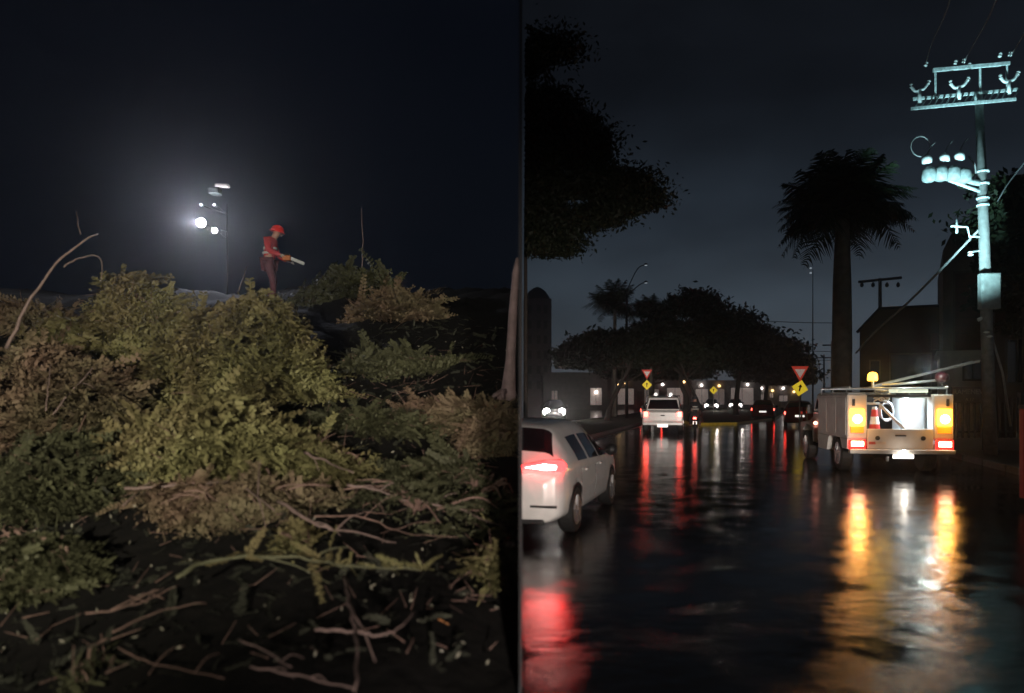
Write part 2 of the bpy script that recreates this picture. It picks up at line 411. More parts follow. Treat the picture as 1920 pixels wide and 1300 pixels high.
# ------------------------------------------------------------------ generic car shell
def shell(stations, nu=56, sub=5):
    ks = np.array([s[0] for s in stations], float)
    rings = []
    for (y, zb, w, zbelt, wr, zr) in stations:
        half = [(0,zb),(w*.80,zb),(w*.97,zb+.10),(w,zb+(zbelt-zb)*.5),(w*.985,zbelt),(wr,zr-.09),(wr-.10,zr-.015),(0,zr+.02)]
        rings.append(half)
    rings = np.array(rings)            # k,8,2
    # densify along y with catmull, sub per span
    U = []
    k = len(ks)
    for i in range(k-1):
        for j in range(sub):
            t_ = j/sub; i0,i1,i2,i3 = max(i-1,0),i,i+1,min(i+2,k-1)
            f_ = lambda a: .5*((2*a[i1])+(a[i2]-a[i0])*t_+(2*a[i0]-5*a[i1]+4*a[i2]-a[i3])*t_*t_+(3*a[i1]-a[i0]-3*a[i2]+a[i3])*t_**3)
            y = ks[i1]+(ks[i2]-ks[i1])*t_; U.append((y, f_(rings)))
    U.append((ks[-1], rings[-1]))
    grid = []
    for y, h in U:
        r_ = []
        for a in range(7):
            b = 4
            for q in range(b):
                p = h[a]+(h[a+1]-h[a])*(q/b)
                r_.append((p[0], y, p[1]))
        r_.append((0, y, h[7][1])); grid.append(r_)
    g = np.array(grid)                 # nU, 29, 3 (right half, x>=0)
    g2 = g.copy()
    for a in (4,8,16,20,24):           # soften the ring corners a little
        g2[:,a] = (g[:,a-1]+g[:,a+1])/2*.45+g[:,a]*.55
    return g2
def shell_mesh(g, name, m, parent):
    nU, nV, _ = g.shape; mb = MB(); V = []
    full = []
    for u in range(nU):
        ring = [tuple(p) for p in g[u]]+[(-p[0],p[1],p[2]) for p in g[u][-2:0:-1]]; full.append(ring)
    n = len(full[0]); V = [p for r_ in full for p in r_]; F = []
    for u in range(nU-1):
        for j in range(n): F.append((u*n+j,u*n+(j+1)%n,(u+1)*n+(j+1)%n,(u+1)*n+j))
    F.append(tuple(range(n))); F.append(tuple((nU-1)*n+j for j in range(n)))
    mb.add(V, F); return mb.build(name, m, parent, smooth=True)
def patch(g, u0, u1, v0, v1, name, m, parent, side=1, off=.006, dy=0):
    """subgrid raised by off with a small rim"""
    sub = g[u0:u1+1, v0:v1+1].copy(); sub[...,1] += dy
    du = np.gradient(sub, axis=0); dv = np.gradient(sub, axis=1); nn = np.cross(du, dv); nn /= (np.linalg.norm(nn,axis=2)[...,None]+1e-9)
    cen = np.array([0, sub[...,1].mean()+ (0 if v0 < 20 else 0), .7])
    if (nn*(sub-cen)).sum() < 0: nn = -nn
    A = sub+nn*off; B_ = sub-nn*.01
    nu_, nv_, _ = sub.shape; V = list(A.reshape(-1,3))+list(B_.reshape(-1,3)); F = []; o = nu_*nv_
    for i in range(nu_-1):
        for j in range(nv_-1):
            F.append((i*nv_+j,(i+1)*nv_+j,(i+1)*nv_+j+1,i*nv_+j+1))
    edge = [i*nv_ for i in range(nu_)]+[(nu_-1)*nv_+j for j in range(1,nv_)]+[i*nv_+nv_-1 for i in range(nu_-2,-1,-1)]+[j for j in range(nv_-2,0,-1)]
    for a in range(len(edge)):
        p, q = edge[a], edge[(a+1)%len(edge)]; F.append((p,q,q+o,p+o))
    V = [(p[0]*side, p[1], p[2]) for p in V]
    mb = MB(); mb.add(V, F); return mb.build(name, m, parent, smooth=False)
M_TYRE = mat('tyre_rubber', (.012,.012,.012), .7); M_RIM = mat('wheel_rim', (.35,.35,.36), .35, metal=.8)
M_GLASS = mat('dark_car_glass', (.006,.006,.008), .06, var=0, spec=.8)
M_PLASTIC = mat('black_plastic', (.015,.015,.016), .5)
M_CHROME = mat('chrome', (.6,.6,.62), .15, metal=1)
def glow(name, col, s):
    return mat(name, col, .3, emit=col, estr=s)
M_TAIL = glow('red_tail_lens', (1,.02,.015), 3.0); M_TAILHOT = glow('red_tail_bulb', (1,.26,.2), 16)
M_TAILFAR = glow('red_tail_far', (1,.05,.035), 22)
M_HEAD = glow('headlamp_glass', (1,.93,.88), 5); M_AMBER = glow('amber_lamp', (1,.30,.02), 13); M_AMBERDIM = glow('amber_lens', (1,.25,.01), 1.2)
M_AMBERHOT = glow('amber_bulb', (1,.60,.20), 26)
M_PLATE = mat('number_plate', (.6,.6,.58), .4, emit=(1,.93,.85), estr=1.1)  # emission stands in for lamp light falling on the plates
M_WHITE = mat('white_car_paint', (.78,.76,.74), .25, var=.06, coat=.5)
M_RED = mat('red_car_paint', (.32,.012,.015), .25, var=.06, coat=.5)
M_DARKCAR = mat('dark_car_paint', (.03,.03,.035), .25, var=.06, coat=.5)

def wheel(parent, x, y, r=.31, w=.2, out=1):
    mb = MB(); mb.lathe([(r*.66,-w/2),(r*.93,-w/2),(r,-w/2+.03),(r,w/2-.03),(r*.93,w/2),(r*.66,w/2)], (0,0,0), 26, 'x')
    t = mb.build('wheel', M_TYRE, parent, smooth=False, loc=(x,y,r))
    mb = MB(); mb.lathe([(r*.66,-.01),(r*.66,w*.5*1.0+.002)], (0,0,0), 24, 'x')
    for k in range(5):
        a = k*2*math.pi/5; rot = Matrix.Rotation(a, 3, 'X')
        mb.box(w*.5, w*.5+.02, -.03, .03, .04, r*.62, rot=rot, piv=Vector((0,0,0)))
    mb.lathe([(.06,w*.5),(.06,w*.5+.03)], (0,0,0), 10, 'x')
    if out < 0: mb.v = [(-a,b,c) for a,b,c in mb.v]
    mb.build('rim', M_RIM, t)
    return t
HATCH = [(0,.27,.60,.72,.50,.86),(.05,.22,.76,.84,.66,.95),(.14,.21,.82,.90,.72,1.02),(.30,.21,.845,.94,.66,1.20),(.52,.2,.855,.955,.60,1.41),(.85,.19,.86,.95,.585,1.475),
         (1.5,.19,.865,.93,.585,1.50),(2.1,.19,.865,.91,.575,1.475),(2.6,.19,.86,.90,.57,1.35),(3.05,.19,.855,.89,.63,1.06),(3.5,.2,.84,.83,.62,.96),(3.85,.22,.78,.72,.58,.86),(4.02,.3,.62,.60,.42,.70)]
def hatchback(label, loc, rz, paint, far=False, tail=None, group=None, lit=True, cat='car', head=False):
    t = thing('parked_car' if False else 'car', label, cat, loc, rz, group)
    g = shell(HATCH)
    body = shell_mesh(g, 'body', paint, t)
    sub = 5
    # wheel arches cut out of the body
    cut = MB()
    for y in (.72, 3.22):
        for sx in (-1,1): cut.lathe([(.37,.60*sx),(.37,1.0*sx)], (0,y,.31), 24, 'x')
    co = cut.build('cut', M_BLACK, t)
    bo = body.modifiers.new('b', 'BOOLEAN'); bo.object = co; bo.operation = 'DIFFERENCE'; bo.solver = 'EXACT'
    body.data.materials.append(M_BLACK)
    bpy.context.view_layer.update()
    me = bpy.data.meshes.new_from_object(body.evaluated_get(bpy.context.evaluated_depsgraph_get()))
    body.modifiers.clear(); body.data = me
    bpy.data.objects.remove(co)
    for y in (.72, 3.22):
        for sx in (-1,1): wheel(t, sx*.755, y, .31, .19, sx)
    # glass : u index = station*5
    patch(g, 13, 20, 21, 28, 'rear_window', M_GLASS, t, 1)
    patch(g, 13, 20, 21, 28, 'rear_window', M_GLASS, t, -1)
    for sx in (1,-1):
        for u0,u1 in ((26,32),(33,41)):
            dd = patch(g, u0, u1, 9, 15, 'door', paint, t, sx, .0035)
            patch(g, u0, u1, 9, 15, 'door_gap', M_BLACK, dd, sx, .002, -.016)
        patch(g, 25, 29, 16, 19, 'side_window', M_GLASS, t, sx)
        patch(g, 30, 35, 16, 19, 'side_window', M_GLASS, t, sx)
        patch(g, 36, 42, 16, 19, 'side_window', M_GLASS, t, sx)
        if far or not lit: patch(g, 6, 10, 14, 16, 'tail_light', (tail or M_TAIL) if lit else M_PLASTIC, t, sx, .012)
        if lit and not far: 
            pass
        if head: 
            mb = MB(); mb.lathe([(.20,0),(.25,.03),(.20,.06)], (.55*sx, 3.95, .66), 14, 'y'); mb.build('headlight', M_HEAD, t)  # lens made oversized to stand in for headlight glare
        mb = MB(); mb.lathe([(.02,0),(.09,.03),(.10,.07),(.06,.12)], (.93*sx,2.62,.98), 10, 'y'); mb.tube([(.82*sx,2.62,.96),(.93*sx,2.66,.98)],.02,6)
        mb.build('mirror', M_PLASTIC if far else M_PLASTIC, t, smooth=True)
        for yy in (1.35, 2.3):
            mb = MB(); mb.box(.878*sx-.014,.878*sx+.014,yy-.22,yy-.08,.80,.825); mb.build('door_handle', paint, t, bevel=.005)
        mb = MB(); mb.box(.60*sx-.16,.60*sx+.16,-.004,.03,.42,.45); mb.build('bumper_reflector', M_PLASTIC, t)
    patch(g, 45, 49, 21, 28, 'windscreen', M_GLASS, t, 1); patch(g, 45, 49, 21, 28, 'windscreen', M_GLASS, t, -1)
    mb = MB(); mb.box(-.25,.25,-.012,.01,.56,.68); mb.build('number_plate', M_PLATE, t)
    mb = MB(); mb.box(-.60,.60,.0,.25,.20,.27); mb.build('diffuser', M_PLASTIC, t, bevel=.02)
    return t
def cut_at_divider(t, x0=.004):
    bpy.context.view_layer.update()
    todo = [o for o in t.children_recursive if o.type == 'MESH']
    for o in sorted(todo, key=lambda o: -len(o.children_recursive) if False else 0):
        o.data = o.data.copy(); mw = o.matrix_world; inv = mw.inverted()
        bm = bmesh.new(); bm.from_mesh(o.data)
        co = inv @ Vector((x0,0,0)); no = (inv.to_3x3() @ Vector((1,0,0))).normalized()
        bmesh.ops.bisect_plane(bm, geom=bm.verts[:]+bm.edges[:]+bm.faces[:], plane_co=co, plane_no=no, clear_inner=True)
        bm.to_mesh(o.data); bm.free()
    for o in todo:
        if len(o.data.vertices) == 0: bpy.data.objects.remove(o)

hb = hatchback('white hatchback with its rear lamp lit, cut off at the left edge of the street', (-.32,8.95,0), -R(17), M_WHITE)
hb.scale = (1,1,.93)
for sx in (-1,1):
    mb = MB(); mb.prism([(.30*sx,.945),(.36*sx,.905),(.60*sx,.885),(.835*sx,.885),(.85*sx,.96),(.80*sx,1.02),(.62*sx,1.015)], -.015, .16, 'y'); o = mb.build('tail_light', glow('near_tail_lens',(1,.012,.012),20), hb, bevel=.02)
    mb = MB(); mb.prism([(.38*sx,.93),(.62*sx,.905),(.76*sx,.91),(.77*sx,.965),(.62*sx,.98)], -.03, -.014, 'y'); mb.build('bulb', glow('near_tail_bulb',(1,.42,.38),26), o, bevel=.006)
cut_at_divider(hb)
hatchback('small red car with two lit tail lights far down the street', (18.0,55.5,0), -R(20), M_RED, far=True, tail=M_TAILFAR)
hatchback('red car half hidden behind the utility truck under the yield sign', (15.9,42.5,0), -R(19), M_RED, far=True, tail=M_TAILFAR)
HG = 'oncoming cars with glaring headlights'
_h = M_HEAD; M_HEAD = glow('glaring_headlamp', (1,.94,.90), 40)
hatchback('oncoming car beyond the median at far left with blinding headlights', P(1040,745,57)*Vector((1,1,0)), R(180-3), M_DARKCAR, far=True, lit=False, group=HG, head=True)
M_HEAD = _h
hatchback('oncoming car with glaring lights just right of the small lone yellow sign', (23.6,92,0), R(180-16), M_DARKCAR, far=True, lit=False, group=HG, head=True)
hatchback('oncoming car with white lights just left of the small red car', (28.2,98,0), R(180-16), M_DARKCAR, far=True, lit=False, group=HG, head=True)
hatchback('pale car beyond the median, mostly hidden by the white pickup', (9.0,52,0), -R(35), M_WHITE, far=True, tail=M_TAILFAR)
for (x, y, z, e) in ((2.35,52.2,.8,190),(22.6,86,.9,60),(27.2,91.5,.9,50)):
    lamp('headlight_beam', 'POINT', (x,y,z), e, (1,.9,.8), .15)

# ------------------------------------------------------------------ white pickup
t = thing('pickup_truck', 'white pickup truck seen from behind with lit tail lights in the crossing', 'pickup truck', (6.45,34,0), -R(12))
mb = MB(); mb.prism([(0,.55),(0,1.06),(1.5,1.08),(3.9,1.08),(5.0,.98),(5.15,.6),(5.05,.42),(.1,.42)], -.92, .92, 'x'); mb.build('body', M_WHITE, t, bevel=.07)
v = []
for y, z, w in ((1.55,1.06,.86),(1.72,1.68,.68),(2.9,1.74,.68),(3.95,1.06,.84)):
    v += [(-w,y,z),(w,y,z)]
mb = MB(); mb.add(v, [(0,1,3,2),(2,3,5,4),(4,5,7,6),(0,2,4,6),(1,7,5,3),(0,6,7,1)]); mb.build('cab', M_WHITE, t, bevel=.04)
mb = MB(); mb.add([(-.74,1.575,1.14),(.74,1.575,1.14),(.62,1.69,1.58),(-.62,1.69,1.58)], [(0,1,2,3)]); 
o = mb.build('rear_window', M_GLASS, t); o.location.y = -.012; sm = o.modifiers.new('s','SOLIDIFY'); sm.thickness = .01
for sx in (-1,1):
    mb = MB(); mb.add([(.872*sx,1.8,1.12),(.865*sx,3.7,1.12),(.71*sx,2.9,1.66),(.70*sx,1.85,1.62)], [(0,1,2,3)]); o = mb.build('side_window', M_GLASS, t); sm = o.modifiers.new('s','SOLIDIFY'); sm.thickness = .02; sm.offset = 0
    mb = MB(); mb.box(.76*sx-.09,.76*sx+.09,-.03,.02,.80,1.04); mb.build('tail_light', M_TAILFAR, t, bevel=.02)
    mb = MB(); mb.box(1.03*sx-.10,1.03*sx+.10,3.2,3.3,1.1,1.3); mb.build('mirror', M_PLASTIC, t, bevel=.02)
    for y in (.95,4.1): wheel(t, sx*.80, y, .37, .24, sx)
mb = MB(); mb.box(-.60,.60,-.012,.012,.62,1.0); mb.build('tailgate', M_WHITE, t, bevel=.02)
mb = MB(); mb.box(-.09,.09,-.03,.0,.84,.89); mb.build('tailgate_handle', M_PLASTIC, t, bevel=.01)
mb = MB(); mb.box(-.90,.90,-.16,.02,.42,.56); mb.build('rear_bumper', M_WHITE, t, bevel=.03)
mb = MB(); mb.box(-.24,.24,-.19,-.165,.33,.47); mb.build('number_plate', M_PLATE, t)
mb = MB(); mb.tube([(-.80,1.2,1.1),(-.76,1.35,1.76),(.76,1.35,1.76),(.80,1.2,1.1)],.03,8); mb.build('roll_bar', M_CHROME, t, smooth=True)
for x in (-.35,.35):
    mb = MB(); mb.lathe([(.07,0),(.09,.05),(.06,.09)], (x,1.31,1.83), 10, 'y'); mb.build('roof_lamp', M_PLATE, t)

# ------------------------------------------------------------------ people
M_SKIN = mat('skin', (.35,.20,.14), .55, var=.1)
M_REDCLOTH = mat('red_jacket_cloth', (.42,.03,.035), .8, scale=10); M_DARKCLOTH = mat('dark_trousers_cloth', (.09,.025,.035), .85)
M_HELMET = mat('red_helmet', (.75,.03,.02), .3, var=.05); M_GLOVE = mat('pale_glove', (.5,.47,.45), .7)
M_BLACKCLOTH = mat('black_cloth', (.02,.02,.022), .85)
def skin_chain(name, joints, edges, m, parent, root=0, sub=1):
    me = bpy.data.meshes.new(name); me.from_pydata([j[:3] for j in joints], edges, []); me.materials.append(m)
    o = bpy.data.objects.new(name, me); C.objects.link(o); o.parent = parent
    me.skin_vertices or None
    md = o.modifiers.new('skin','SKIN'); md.use_smooth_shade = True
    if not me.skin_vertices: me.attributes
    sv = me.skin_vertices[0].data if me.skin_vertices else None
    if sv:
        for i, j in enumerate(joints): sv[i].radius = (j[3], j[3]); sv[i].use_root = (i == root)
    s = o.modifiers.new('sub','SUBSURF'); s.levels = sub; s.render_levels = sub
    return o
def add_skin_layer(me):
    bm = bmesh.new(); bm.from_mesh(me); bm.verts.layers.skin.verify(); bm.to_mesh(me); bm.free()
_old = skin_chain
def skin_chain(name, joints, edges, m, parent, root=0, sub=1):
    me = bpy.data.meshes.new(name); me.from_pydata([j[:3] for j in joints], edges, []); me.materials.append(m); add_skin_layer(me)
    o = bpy.data.objects.new(name, me); C.objects.link(o); o.parent = parent
    sv = me.skin_vertices[0].data
    for i, j in enumerate(joints): sv[i].radius = (j[3], j[3]); sv[i].use_root = (i == root)
    md = o.modifiers.new('skin','SKIN'); md.use_smooth_shade = True
    s = o.modifiers.new('sub','SUBSURF'); s.levels = sub; s.render_levels = sub
    return o
def person(label, loc, rz, J, jacket, trousers, helmet, glove, boots):
    """J: local joint positions, the figure faces +x"""
    t = thing('person', label, 'person', loc, rz)
    order = ['pelvis','waist','chest','neck','head','crown','shl','ell','wrl','hal','shr','elr','wrr','har','hil','knl','anl','tol','hir','knr','anr','tor']
    rad = dict(pelvis=.13,waist=.115,chest=.14,neck=.055,head=.09,crown=.085,shl=.065,ell=.042,wrl=.03,hal=.035,shr=.065,elr=.042,wrr=.03,har=.035,hil=.09,knl=.058,anl=.042,tol=.035,hir=.09,knr=.058,anr=.042,tor=.035)
    idx = {k:i for i,k in enumerate(order)}
    E = [('pelvis','waist'),('waist','chest'),('chest','neck'),('neck','head'),('head','crown'),('chest','shl'),('shl','ell'),('ell','wrl'),('wrl','hal'),
         ('chest','shr'),('shr','elr'),('elr','wrr'),('wrr','har'),('pelvis','hil'),('hil','knl'),('knl','anl'),('anl','tol'),('pelvis','hir'),('hir','knr'),('knr','anr'),('anr','tor')]
    skin_chain('body', [(*J[k], rad[k]) for k in order], [(idx[a],idx[b]) for a,b in E], M_SKIN, t)
    def sub(names, edges, grow, name, m):
        ii = {k:i for i,k in enumerate(names)}
        return skin_chain(name, [(*J[k], rad[k]+grow) for k in names], [(ii[a],ii[b]) for a,b in edges], m, t)
    sub(['chest','waist','pelvis','shl','ell','wrl','shr','elr','wrr','neck'], [('chest','waist'),('waist','pelvis'),('chest','shl'),('shl','ell'),('ell','wrl'),('chest','shr'),('shr','elr'),('elr','wrr'),('chest','neck')], .025, 'jacket', jacket)
    sub(['pelvis','hil','knl','anl','hir','knr','anr'], [('pelvis','hil'),('hil','knl'),('knl','anl'),('pelvis','hir'),('hir','knr'),('knr','anr')], .022, 'trousers', trousers)
    for a,b in (('anl','tol'),('anr','tor')):
        skin_chain('boot', [(*J[a], .06),(*J[b], .05)], [(0,1)], boots, t)
    for w,h in (('wrl','hal'),('wrr','har')):
        wv, hv = Vector(J[w]), Vector(J[h]); d = (hv-wv).normalized(); s = d.cross(Vector((0,0,1))).normalized(); js = [(*wv,.032),(*hv,.04)]; ed = [(0,1)]
        up = s.cross(d)
        for q in range(4):
            b = hv+s*(q-1.5)*.024+d*.03; l = (.055,.068,.063,.048)[q]
            js += [(*b,.011),(*(b+d*l*.6),.0095),(*(b+d*l-up*.03),.008)]; n = len(js); ed += [(1,n-3),(n-3,n-2),(n-2,n-1)]
        js += [(*(hv+s*.055-d*.01),.012),(*(hv+s*.07+d*.035),.010)]; n = len(js); ed += [(1,n-2),(n-2,n-1)]
        skin_chain('glove', js, ed, glove, t)
    hd, cw = Vector(J['head']), Vector(J['crown']); up = (cw-hd).normalized()
    q = up.to_track_quat('Z','X')
    mb = MB(); mb.lathe([(.165,0),(.17,.012),(.145,.02),(.14,.06),(.115,.115),(.06,.15),(.01,.16)], (0,0,0), 18)
    hm = mb.build('helmet', helmet, t, smooth=True); hm.location = hd+up*.03; hm.rotation_mode = 'QUATERNION'; hm.rotation_quaternion = q
    for z_ in (0,1):
        a_ = Vector(J['waist']).lerp(Vector(J['chest']), .15+.5*z_); mb = MB(); mb.lathe([(.168,-.022),(.174,0),(.168,.022)], (0,0,0), 18); o_ = mb.build('reflective_strip', mat('reflective_cloth',(.55,.56,.5),.5), t, smooth=True); o_.location = a_; o_.scale = (.86,1.0,1)
    # face
    fx = Vector((1,0,0)); fx = (fx-up*fx.dot(up)).normalized(); sy = up.cross(fx)
    mb = MB(); mb.tube([hd+fx*.085+up*.0, hd+fx*.118-up*.025, hd+fx*.09-up*.035], [.009,.015,.010], 6); mb.build('nose', M_SKIN, t, smooth=True)
    for s_ in (-1,1):
        mb = MB(); c = hd+fx*.082+sy*.035*s_+up*.008; mb.lathe([(.004,-.008),(.012,0),(.004,.008)], tuple(c), 8); mb.build('eye', M_BLACKCLOTH, t)
    return t

# ------------------------------------------------------------------ motorcycle and rider by the pickup
mc = thing('motorcycle', 'dark motorcycle seen from behind beside the white pickup', 'motorcycle', (8.05,34.5,0), R(90-14))
for x in (-.65,.68):
    mb = MB(); mb.lathe([(.22,-.05),(.29,-.05),(.31,0),(.29,.05),(.22,.05)], (0,0,0), 20, 'y'); w_ = mb.build('wheel', M_TYRE, mc, loc=(x,0,.31))
    mb = MB(); mb.lathe([(.05,-.04),(.05,.04)], (0,0,0), 8, 'y')
    for k in range(6): mb.tube([(0,0,0),(.22*math.cos(k),0,.22*math.sin(k))],.008,4)
    mb.build('rim', M_RIM, w_)
mb = MB(); mb.tube([(-.65,.1,.31),(-.1,.1,.45),(.35,0,.85)],.03,6); mb.tube([(-.65,-.1,.31),(-.1,-.1,.45),(.35,0,.85)],.03,6); mb.box(-.15,.2,-.13,.13,.28,.58); mb.build('frame', M_PLASTIC, mc)
mb = MB(); mb.lathe([(.05,-.2),(.13,-.1),(.15,.05),(.07,.2)], (.15,0,.86), 12, 'x'); mb.build('fuel_tank', M_DARKCAR, mc, smooth=True)
mb = MB(); mb.box(-.62,-.02,-.12,.12,.78,.88); mb.build('seat', M_PLASTIC, mc, bevel=.03)
mb = MB(); mb.tube([(.68,.08,.31),(.42,.08,.9)],.025,6); mb.tube([(.68,-.08,.31),(.42,-.08,.9)],.025,6); mb.build('fork', M_CHROME, mc)
mb = MB(); mb.tube([(.28,-.36,1.06),(.42,-.1,.98),(.42,.1,.98),(.28,.36,1.06)],.016,6); mb.build('handlebar', M_PLASTIC, mc)
mb = MB(); mb.box(-.74,-.70,-.07,.07,.70,.78); mb.build('tail_light', M_TAILFAR, mc)
mb = MB(); mb.box(-.76,-.74,-.09,.09,.46,.60); mb.build('number_plate', M_PLATE, mc)
J = dict(pelvis=(-.25,0,.95),waist=(-.2,0,1.12),chest=(-.12,0,1.33),neck=(-.08,0,1.47),head=(-.05,0,1.57),crown=(-.05,0,1.66),
 shl=(-.1,.19,1.38),ell=(.05,.29,1.17),wrl=(.24,.33,1.1),hal=(.29,.34,1.09),shr=(-.1,-.19,1.38),elr=(.05,-.29,1.17),wrr=(.24,-.33,1.1),har=(.29,-.34,1.09),
 hil=(-.2,.11,.92),knl=(.2,.22,.78),anl=(-.02,.2,.40),tol=(.12,.2,.35),hir=(-.2,-.11,.92),knr=(.2,-.22,.78),anr=(-.02,-.2,.40),tor=(.12,-.2,.35))
person('person in dark clothes and helmet riding the motorcycle beside the white pickup', (8.05,34.5,0), R(90-14), J, M_BLACKCLOTH, M_BLACKCLOTH, mat('dark_helmet',(.05,.05,.055),.3), M_BLACKCLOTH, M_BLACKCLOTH)

# ------------------------------------------------------------------ utility truck
M_TRUCK = mat('cream_truck_paint', (.56,.54,.51), .45, var=.14, scale=3)
M_TRUCKW = mat('white_locker_paint', (.72,.74,.75), .4, var=.08)
M_STEEL = mat('galvanised_steel', (.45,.46,.47), .4, metal=.6, var=.15)
TR = (8.30,16.3,0); TH = -R(8.5)
t = thing('utility_truck', 'cream utility service truck with lit amber rear lamps and a rooftop rack', 'truck', TR, TH)
for sx in (-1,1):
    mb = MB(); mb.box(min(.68*sx,1.1*sx), max(.68*sx,1.1*sx), .02, 2.62, .78, 1.76); cb = mb.build('side_cabinet', M_TRUCK, t, bevel=.02)
    for k,(y0,y1) in enumerate(((.10,.88),(.93,1.72),(1.77,2.54))):
        mb = MB(); x_ = 1.1*sx; mb.box(x_-.012, x_+.012, y0, y1, .86, 1.70); d = mb.build('cabinet_door', M_TRUCK, cb, bevel=.008)
    mb = MB(); mb.prism([(.02,.78),(.02,.55),(.42,.55),(.55,.72),(.62,.78)], min(.72*sx,1.1*sx), max(.72*sx,1.1*sx), 'x'); mb.build('rear_skirt', M_TRUCK, t, bevel=.01)
    mb = MB(); mb.prism([(1.55,.78),(1.62,.72),(1.78,.42),(2.62,.42),(2.62,.78)], min(.72*sx,1.1*sx), max(.72*sx,1.1*sx), 'x'); mb.build('front_skirt', M_TRUCK, t, bevel=.01)
    x0,x1 = min(.70*sx,1.08*sx), max(.70*sx,1.08*sx); xc = .90*sx
    mb = MB(); mb.box(x0, x1, 0.0, .02, .80, 1.74); mb.build('rear_column', M_TRUCK, t, bevel=.006)
    mb = MB(); mb.box(.97*sx-.03,.97*sx+.03,-.025,0,1.50,1.66); mb.build('latch', M_PLASTIC, t, bevel=.008)
    mb = MB(); mb.box(xc-.15,xc+.15,-.05,0,1.07,1.44); ll_ = mb.build('amber_light', M_AMBER, t, bevel=.02)
    mb = MB(); mb.lathe([(.10,0),(.085,-.02),(.02,-.03)], (xc,-.05,1.22), 16, 'y'); mb.build('bulb', M_AMBERHOT, ll_)
    mb = MB(); mb.box(xc-.14,xc+.14,-.035,0,.91,1.05); mb.build('amber_reflector', M_AMBERDIM, t, bevel=.01)
    mb = MB(); mb.box(xc-.18,xc+.18,-.05,.0,.56,.76); tl = mb.build('tail_light', M_TAIL, t, bevel=.02)
    mb = MB(); mb.box(xc-.13,xc+.13,-.06,-.05,.62,.73); mb.build('bulb', glow('warm_bulb',(1,.55,.3),18), tl, bevel=.01)
    for y in (1.08,4.35): wheel(t, sx*.90, y, .39, .26, sx)
mb = MB(); mb.box(-.68,.68,.0,.05,.56,1.0); tg = mb.build('tailgate', M_TRUCK, t, bevel=.012)
mb = MB(); mb.box(-.10,.12,-.02,0,.84,.87); mb.build('tailgate_handle', M_PLASTIC, tg)
mb = MB(); mb.lathe([(.05,0),(.05,-.02)], (-.47,0,.80), 12, 'y'); mb.lathe([(.05,0),(.05,-.02)], (.47,0,.80), 12, 'y'); mb.build('latch_cover', M_PLASTIC, tg)
for x,wd,mm in ((-.36,.16,'pale_sticker'),(-.55,.10,'red_sticker')):
    mb = MB(); mb.box(x-wd,x+wd*.4,-.006,0,.66,.72); mb.build('sticker', mat(mm,(.6,.5,.4) if 'pale' in mm else (.5,.08,.05),.4), tg)
mb = MB(); mb.box(-1.08,1.08,-.14,.02,.46,.555); mb.build('rear_bumper', M_TRUCK, t, bevel=.02)
mb = MB(); mb.box(-.66,.66,.05,2.6,.70,.76); mb.build('bed_floor', M_STEEL, t)
mb = MB(); mb.box(-.66,.66,2.55,2.62,.76,1.74); mb.build('bulkhead', M_PLASTIC, t)
mb = MB(); mb.box(-.2,.22,-.17,-.155,.37,.45); mb.build('number_plate', mat('lit_plate',(.7,.7,.68),.4,emit=(1,.92,.82),estr=5), t)  # plate emission stands in for the plate lamp's light
mb = MB(); mb.lathe([(.05,-.02),(.065,.03),(.02,.09)], (.02,-.17,.47), 10); mb.build('plate_lamp', glow('plate_lamp_glass',(1,.9,.75),14), t)
mb = MB(); mb.tube([(-.3,-.1,.40),(-.3,-.1,.30)],.03,8); mb.build('tow_hook', M_STEEL, t)
# locker and gear carried inside
mb = MB(); mb.box(.22,.655,.35,1.2,.78,1.68); lk = mb.build('locker', M_TRUCKW, t, bevel=.02)
mb = MB(); mb.box(.27,.61,.335,.35,.84,1.62); mb.build('locker_door', M_TRUCKW, lk, bevel=.01)
mb = MB(); mb.box(-.655,-.62,.25,1.4,.78,1.55); mb.build('inner_panel', M_TRUCKW, t, bevel=.01)
mb = MB(); mb.box(-.66,.68,.12,.2,1.70,1.76); mb.build('header_bar', M_PLASTIC, t, bevel=.01)
mb = MB(); mb.tube([(-.66,.15,1.56),(-.38,.15,1.56)],.025,8); mb.build('rail', M_TRUCKW, t, smooth=True)
# rack
rk = MB()
for y in (.25,1.4,2.5):
    rk.tube([(-1.05,y,1.76),(-1.05,y,1.90),(1.05,y,1.90),(1.05,y,1.76)],.022,8)
for x in (-1.02,1.02): rk.tube([(x,.1,1.92),(x,2.6,1.92)],.022,8)
rk.build('roof_rack', M_STEEL, t, smooth=True)
mb = MB(); mb.box(.05,.68,.28,.9,1.80,1.92); mb.build('roof_box', mat('glow_roof_box',(.62,.66,.55),.4,emit=(.9,1,.75),estr=.7), t, bevel=.015)  # glow baked into the box material to make it look lit
mb = MB(); mb.box(-1.06,-.70,.1,2.3,1.765,1.80); mb.build('cabinet_lid', M_STEEL, t, bevel=.01)
